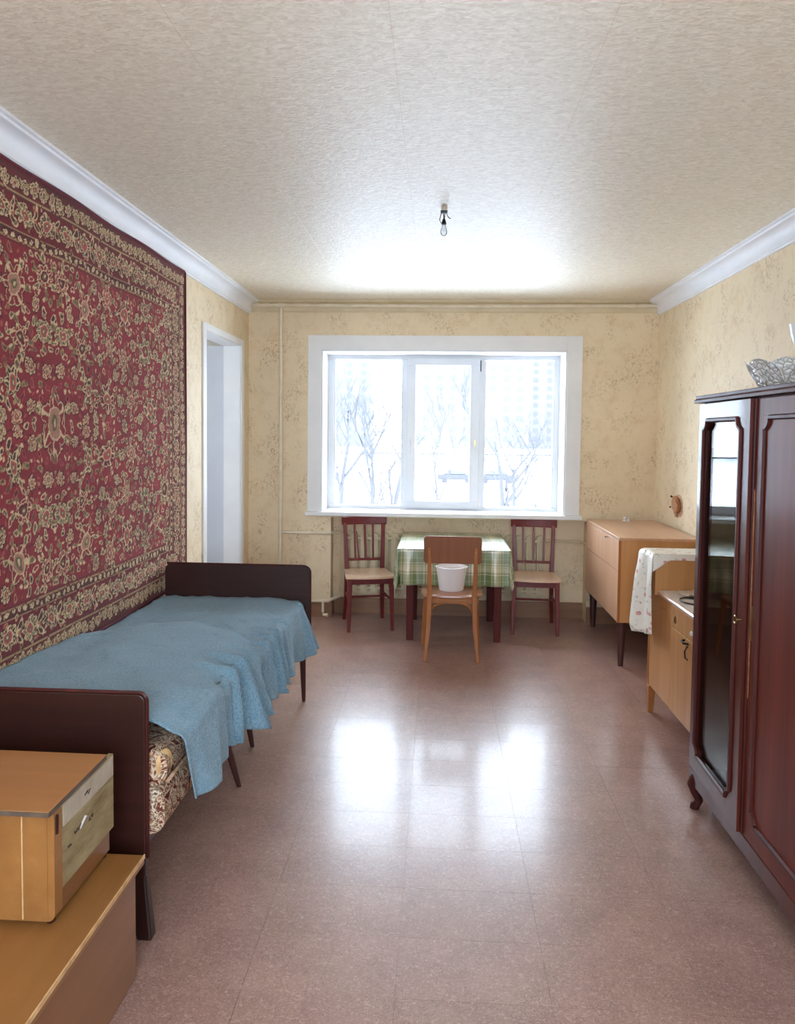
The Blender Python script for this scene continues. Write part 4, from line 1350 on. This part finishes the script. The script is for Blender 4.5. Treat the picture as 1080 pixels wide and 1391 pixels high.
obj('keyhole_plate', prism(rounded_rect(3.520, 0.582, 3.548, 0.618, 0.012, 5), 'x', kx-0.005, kx-0.002), 'brass', dw, smooth=True)
obj('keyhole', prism(rounded_rect(3.530, 0.588, 3.539, 0.612, 0.004, 4), 'x', kx-0.0065, kx-0.005), 'dark_metal', dw)
ldr = obj('lower_door', box(kx-0.001, ky0+0.01, 0.150, kx+0.013, 3.598, 0.553), 'pine', t, bevel=0.001)
obj('drawer_lip', box(kx-0.004, 3.22, 0.553, kx+0.002, 3.585, 0.558), 'pale_edge', t)
b = tube([(kx-0.001, 3.40, 0.540), (kx-0.018, 3.395, 0.538), (kx-0.020, 3.36, 0.536), (kx-0.001, 3.345, 0.536)], 0.005, 8)
obj('handle', b, 'dark_metal', ldr, smooth=True)
b = tube([(kx-0.001, 3.36, 0.525), (kx-0.014, 3.358, 0.50), (kx-0.012, 3.355, 0.47), (kx-0.001, 3.352, 0.462)], 0.004, 8)
obj('latch', b, 'dark_metal', ldr, smooth=True)
obj('knob', lathe([(0.008, -0.006), (0.010, 0), (0.006, 0.008)], (kx-0.006, 3.70, 0.62), 10), 'chair_brown', t, smooth=True)
obj('knob', lathe([(0.010, -0.008), (0.012, 0), (0.008, 0.010)], (kx-0.008, 3.285, 0.600), 10), 'porcelain', dw, smooth=True)
for ly in (ky1-0.022, ky0+0.03):
    obj('leg', bar((kx+0.010, ly, 0), (kx+0.012, ly, 0.148), 0.026, 0.040), 'chair_brown', t, bevel=0.003)
    obj('leg', bar((1.63, ly, 0), (1.63, ly, 0.148), 0.026, 0.040), 'chair_brown', t, bevel=0.003)
obj('corner_post', box(kx-0.004, ky1-0.012, 0.148, kx+0.013, ky1+0.004, 0.665), 'chair_brown', t)

def make_floral():
    # cloth over the raised compartment: top sheet, front drop, near lip
    zt = 0.8755
    nv, nu = 60, 60
    ys = np.linspace(3.772, 4.03, nv)
    us = np.linspace(0, 1, nu)
    P = np.zeros((nu, nv, 3)); UV = np.zeros((nu, nv, 2))
    XT = 1.645; XE = kx-0.038
    for j, y in enumerate(ys):
        s = (y-3.772)/(4.03-3.772)
        drop = 0.385+0.085*s-0.12*max(0, s-0.72)/0.28
        tot = (XT-XE)+drop
        over = max(0, (y-3.972)/0.058)
        for i, u in enumerate(us):
            d = u*tot
            if d < XT-XE:
                x = XT-d; z = zt-0.05*over*over; 
                fl_ = 0
            else:
                q_ = d-(XT-XE)
                z = zt-0.004-q_-0.02*over*over*(1-min(1, q_/0.2))
                x = XE-0.010-0.05*q_*(0.5+s)-0.018*math.sin(s*9+0.6)*min(1, q_/0.15)-0.02*math.sin(s*4.2)*q_
                fl_ = q_
            P[i, j] = (x, y+0.154*fl_*s-0.22*fl_*(1-s), z)
            UV[i, j] = (y, d)
    me = gridmesh('cloth', P, UV)
    t = thing('floral_cloth', 'white oilcloth with small red flowers draped over the cupboard end', 'cloth', (1.4, 3.88, 0.8755))
    me.transform(Matrix.Translation(-Vector(t.location)))
    o = link_mesh('sheet', me, 'floral', t)
    md = o.modifiers.new('thickness', 'SOLIDIFY'); md.thickness = 0.002; md.offset = 1
    nu = 50; nv = 14
    P = np.zeros((nu, nv, 3)); UV = np.zeros((nu, nv, 2))
    for i in range(nu):
        x = XE-0.008+(XT-XE)*i/(nu-1)
        L = 0.032+0.055*max(0, 1-(x-XE)/0.075)
        for j in range(nv):
            q_ = L*j/(nv-1)
            P[i, j] = (x, 3.7715-0.002*math.sin(x*40)*j/nv, zt-q_)
            UV[i, j] = (3.772-q_, x)
    me = gridmesh('lip', P, UV)
    me.transform(Matrix.Translation(-Vector(t.location)))
    o = link_mesh('near_hem', me, 'floral', t)
    md = o.modifiers.new('thickness', 'SOLIDIFY'); md.thickness = 0.002; md.offset = 0
make_floral()
o = thing('paper_sheet', 'crumpled pale paper lying on the white worktop', 'paper', (1.32, 3.62, 0.6915))
rng = np.random.RandomState(3)
nu = nv = 14
P = np.zeros((nu, nv, 3))
for i in range(nu):
    for j in range(nv):
        P[i, j] = (-0.11+0.24*i/(nu-1)+0.02*math.sin(j*0.5), -0.11+0.22*j/(nv-1), 0.003+0.018*rng.rand())
link_mesh('sheet', gridmesh('sheet', P), 'paper', o).modifiers.new('thickness', 'SOLIDIFY').thickness = 0.001
o = obj('wire_loop', tube([(1.20+0.05*math.cos(a), 3.52+0.07*math.sin(a), 0.6945) for a in np.linspace(0.4, 5.6, 24)], 0.0035, 6), 'black_plastic', smooth='all', label='dark wire loop lying on the white worktop beside the wardrobe', cat='wire')
o = thing('small_dark_box', 'small dark grey box on the floral cloth beside the wardrobe', 'box', (1.47, 3.90, 0.8785))
obj('body', box(1.40, 3.86, 0.8785, 1.54, 3.93, 0.912), 'black_plastic', o, bevel=0.003)
obj('lid', box(1.398, 3.858, 0.912, 1.542, 3.932, 0.918), 'dark_metal', o, bevel=0.002)

# torn wall socket recess on the right wall
o = thing('wall_socket_remains', 'broken brown wall socket in the right wall above the cabinet', 'socket', (XR, 5.225, 0.985))
rnd = random.Random(12)
pl = []
for i in range(18):
    a = 2*math.pi*i/18
    pl.append((5.225+0.105*math.cos(a)*(0.8+0.3*rnd.random()), 0.985+0.080*math.sin(a)*(0.85+0.25*rnd.random())))
obj('bare_plaster', prism(pl, 'x', XR-0.003, XR), 'plaster', o)
obj('socket_body', prism([(5.29, 1.02), (5.26, 1.055), (5.20, 1.04), (5.155, 0.99), (5.175, 0.95), (5.22, 0.935), (5.275, 0.965)], 'x', XR-0.035, XR-0.003), 'bakelite', o, bevel=0.008)
obj('broken_shell', prism([(5.28, 0.965), (5.22, 0.945), (5.24, 0.905), (5.27, 0.925)], 'x', XR-0.022, XR-0.003), 'plaster', o, bevel=0.006)
obj('screw_hole', tube([(XR-0.036, 5.265, 1.045), (XR-0.042, 5.272, 1.052)], 0.007, 8), 'dark_metal', o, smooth=True)
obj('screw_hole', tube([(XR-0.034, 5.292, 0.972), (XR-0.04, 5.298, 0.972)], 0.006, 8), 'dark_metal', o, smooth=True)

# ------------------------------------------------------------------ wardrobe
wd = thing('wardrobe', 'polished red-brown wardrobe with a tall glass door and curved legs', 'wardrobe', (1.34, 2.16, 0))
wx, wy0, wy1, wz0, wz1 = 1.035, 1.36, 2.960, 0.108, 1.598
b = box(wx, wy1-0.022, wz0, 1.655, wy1, wz1)
obj('side_panel', b, 'wardrobe', wd, bevel=0.003)
obj('side_panel', box(wx, wy0, wz0, 1.655, wy0+0.022, wz1), 'wardrobe', wd, bevel=0.003)
obj('back_panel', box(1.640, wy0+0.022, wz0, 1.655, wy1-0.022, wz1), 'wardrobe_in', wd)
obj('bottom_panel', box(wx, wy0+0.022, wz0+0.02, 1.640, wy1-0.022, wz0+0.042), 'wardrobe_in', wd)
obj('top_panel', box(wx, wy0+0.022, wz1-0.02, 1.640, wy1-0.022, wz1), 'wardrobe_in', wd)
for yv in (2.418, 1.888):
    obj('divider', box(wx+0.004, yv, wz0+0.042, 1.640, yv+0.02, wz1-0.02), 'wardrobe_in', wd)
for zz in (0.62, 1.08):
    obj('shelf', box(wx+0.25, 2.438, zz, 1.640, wy1-0.022, zz+0.018), 'wardrobe_in', wd)
obj('base_rail', box(wx-0.018, wy0, wz0-0.010, wx, wy1, wz0+0.052), 'wardrobe', wd, bevel=0.004)
b = prism([(wx-0.035, wz1), (wx-0.035, wz1+0.012), (wx-0.028, wz1+0.016), (wx-0.030, wz1+0.028), (1.66, wz1+0.028), (1.66, wz1)], 'y', wy0-0.02, wy1+0.015)
obj('cornice', b, 'wardrobe_moulding', wd, bevel=0.002)

def notched(y0_, y1_, z0_, z1_, c_):
    """closed outline with concave quarter-round corners, as (y, z)"""
    pts = []
    for (cy_, cz_, a0, a1) in ((y0_, z0_, math.pi/2, 0), (y1_, z0_, math.pi, math.pi/2), (y1_, z1_, 1.5*math.pi, math.pi), (y0_, z1_, 2*math.pi, 1.5*math.pi)):
        for i in range(6):
            a = a0+(a1-a0)*i/5
            pts.append((cy_+c_*math.cos(a), cz_+c_*math.sin(a)))
    return pts

dz0, dz1 = wz0+0.056, wz1-0.006
def wardrobe_door(y0_, y1_, glazed, label=None):
    d = bpy.data.objects.new('door', None)
    COL.objects.link(d)
    d.parent = wd
    d.location = Vector((wx, y1_, 0))-wd.location
    py0, py1, pz0, pz1 = y0_+0.070, y1_-0.060, dz0+0.070, dz1-0.062
    if glazed:
        b = box(wx-0.020, y0_, dz0, wx, y1_, pz0)
        box(wx-0.020, y0_, pz1, wx, y1_, dz1, b)
        box(wx-0.020, y0_, pz0, wx, py0, pz1, b)
        box(wx-0.020, py1, pz0, wx, y1_, pz1, b)
        c_ = 0.035
        for cy_, cz_, a0 in ((py0, pz0, 0), (py1, pz0, math.pi/2), (py1, pz1, math.pi), (py0, pz1, 1.5*math.pi)):
            fan = [(cy_, cz_)]+[(cy_+c_*math.cos(a0+i/5*math.pi/2), cz_+c_*math.sin(a0+i/5*math.pi/2)) for i in range(6)]
            prism(fan, 'x', wx-0.020, wx, b)
        obj('door_frame', b, 'wardrobe', d)
        obj('glass', box(wx-0.010, py0-0.006, pz0-0.006, wx-0.006, py1+0.006, pz1+0.006), 'ward_glass', d)
    else:
        obj('door_panel', box(wx-0.020, y0_, dz0, wx, y1_, dz1), 'wardrobe_panel', d, bevel=0.002)
    out = notched(py0, py1, pz0, pz1, 0.035)
    obj('moulding', tube([(wx-0.021, y, z) for y, z in out], 0.0085, 6, closed=True, up=(1, 0, 0)), 'wardrobe_moulding', d, smooth=True)
    return d
d1 = wardrobe_door(2.443, 2.950, True)
d2 = wardrobe_door(1.905, 2.428, False)
d3 = wardrobe_door(1.372, 1.893, False)
obj('closing_strip', box(wx-0.026, 2.428, dz0, wx-0.004, 2.440, dz1), 'wardrobe_moulding', wd, bevel=0.003)
obj('worn_edge', box(wx-0.0215, 2.4215, 0.62, wx-0.019, 2.4275, 1.30), 'bakelite', d2)
b = tube([(wx-0.020, 2.462, 0.868), (wx-0.036, 2.462, 0.868)], 0.0035, 8)
tube([(wx-0.037, 2.462+0.011*math.cos(a)+0.004, 0.868+0.012*math.sin(a)) for a in np.linspace(0, 2*math.pi*15/16, 16)], 0.003, 6, b, closed=True)
obj('key', b, 'brass', d1, smooth=True)
obj('lock_plate', prism(rounded_rect(2.408, 0.81, 2.418, 0.925, 0.004, 3), 'x', wx-0.0225, wx-0.02), 'brass', d2)
d1.rotation_euler.z = math.radians(-1.7)
def cabriole(px, py, sx):
    pth = [((0.012)*sx, 0, 0.150), (0.0, 0, 0.125), (-0.012*sx, 0, 0.095), (-0.006*sx, 0, 0.062), (0.006*sx, 0, 0.036), (-0.004*sx, 0, 0.018), (-0.008*sx, 0, 0.0)]
    rad = [0.030, 0.031, 0.026, 0.019, 0.0155, 0.020, 0.018]
    return loft([ringpts((px+p[0], py+p[0]*-0.6, p[2]), (0, 0, -1), r, 12) for p, r in zip(pth, rad)])
for (lx, ly, s) in ((wx+0.004, wy1-0.045, 1), (wx+0.004, wy0+0.045, 1), (1.61, wy1-0.045, -1), (1.61, wy0+0.045, -1)):
    obj('leg', cabriole(lx, ly, s), 'wardrobe_moulding', wd, smooth=True)

# crystal bowl and vase on the wardrobe
TOPZ = wz1+0.0285
def wobb(r, z, a, k):
    if z > 0.05:
        sc = abs(math.sin(4*a))
        return r*(1+0.05*sc), z+(0.018*sc if z > 0.085 else 0.006*sc)
    return r*(1+0.02*math.cos(16*a)), z
prof = [(0.066, 0.0), (0.070, 0.008), (0.082, 0.030), (0.100, 0.062), (0.128, 0.098), (0.124, 0.100), (0.094, 0.064), (0.076, 0.034), (0.060, 0.012), (0.003, 0.011), (0.003, 0.0)]
bo = thing('crystal_bowl', 'clear cut-crystal bowl with a wavy rim on top of the wardrobe', 'bowl', (1.228, 2.72, TOPZ))
obj('body', lathe(prof, (0, 0, 0), 64, wob=wobb, closed=True), 'crystal', bo, local=True)
for k in range(8):
    a0 = k*math.pi/4
    pts = []
    for i in range(13):
        s = i/12
        a = a0+(s-0.5)*math.pi/4*1.0
        z = 0.022+0.080*math.sin(s*math.pi)
        r = 0.074+0.052*(z-0.02)/0.085
        pts.append((r*1.05*math.cos(a), r*1.05*math.sin(a), z))
    obj('cut_rib', tube(pts, 0.0024, 5), 'crystal', bo, smooth='all', local=True)
vz = thing('glass_vase', 'white glass vase on the wardrobe at the right edge of the photo', 'vase', (1.362, 2.85, TOPZ))
obj('foot', lathe([(0.045, 0), (0.045, 0.006), (0.012, 0.014), (0.010, 0.14), (0.018, 0.158)], (0, 0, 0), 20), 'crystal', vz, smooth=True, local=True)
obj('collar', lathe([(0.020, 0.150), (0.026, 0.162), (0.020, 0.170)], (0, 0, 0), 20), 'dark_metal', vz, smooth=True, local=True)
obj('cup', lathe([(0.020, 0.170), (0.040, 0.185), (0.055, 0.225), (0.062, 0.265), (0.058, 0.265), (0.050, 0.225), (0.036, 0.192), (0.004, 0.180), (0.004, 0.170)], (0, 0, 0), 24, closed=True), 'porcelain', vz, smooth=True, local=True)
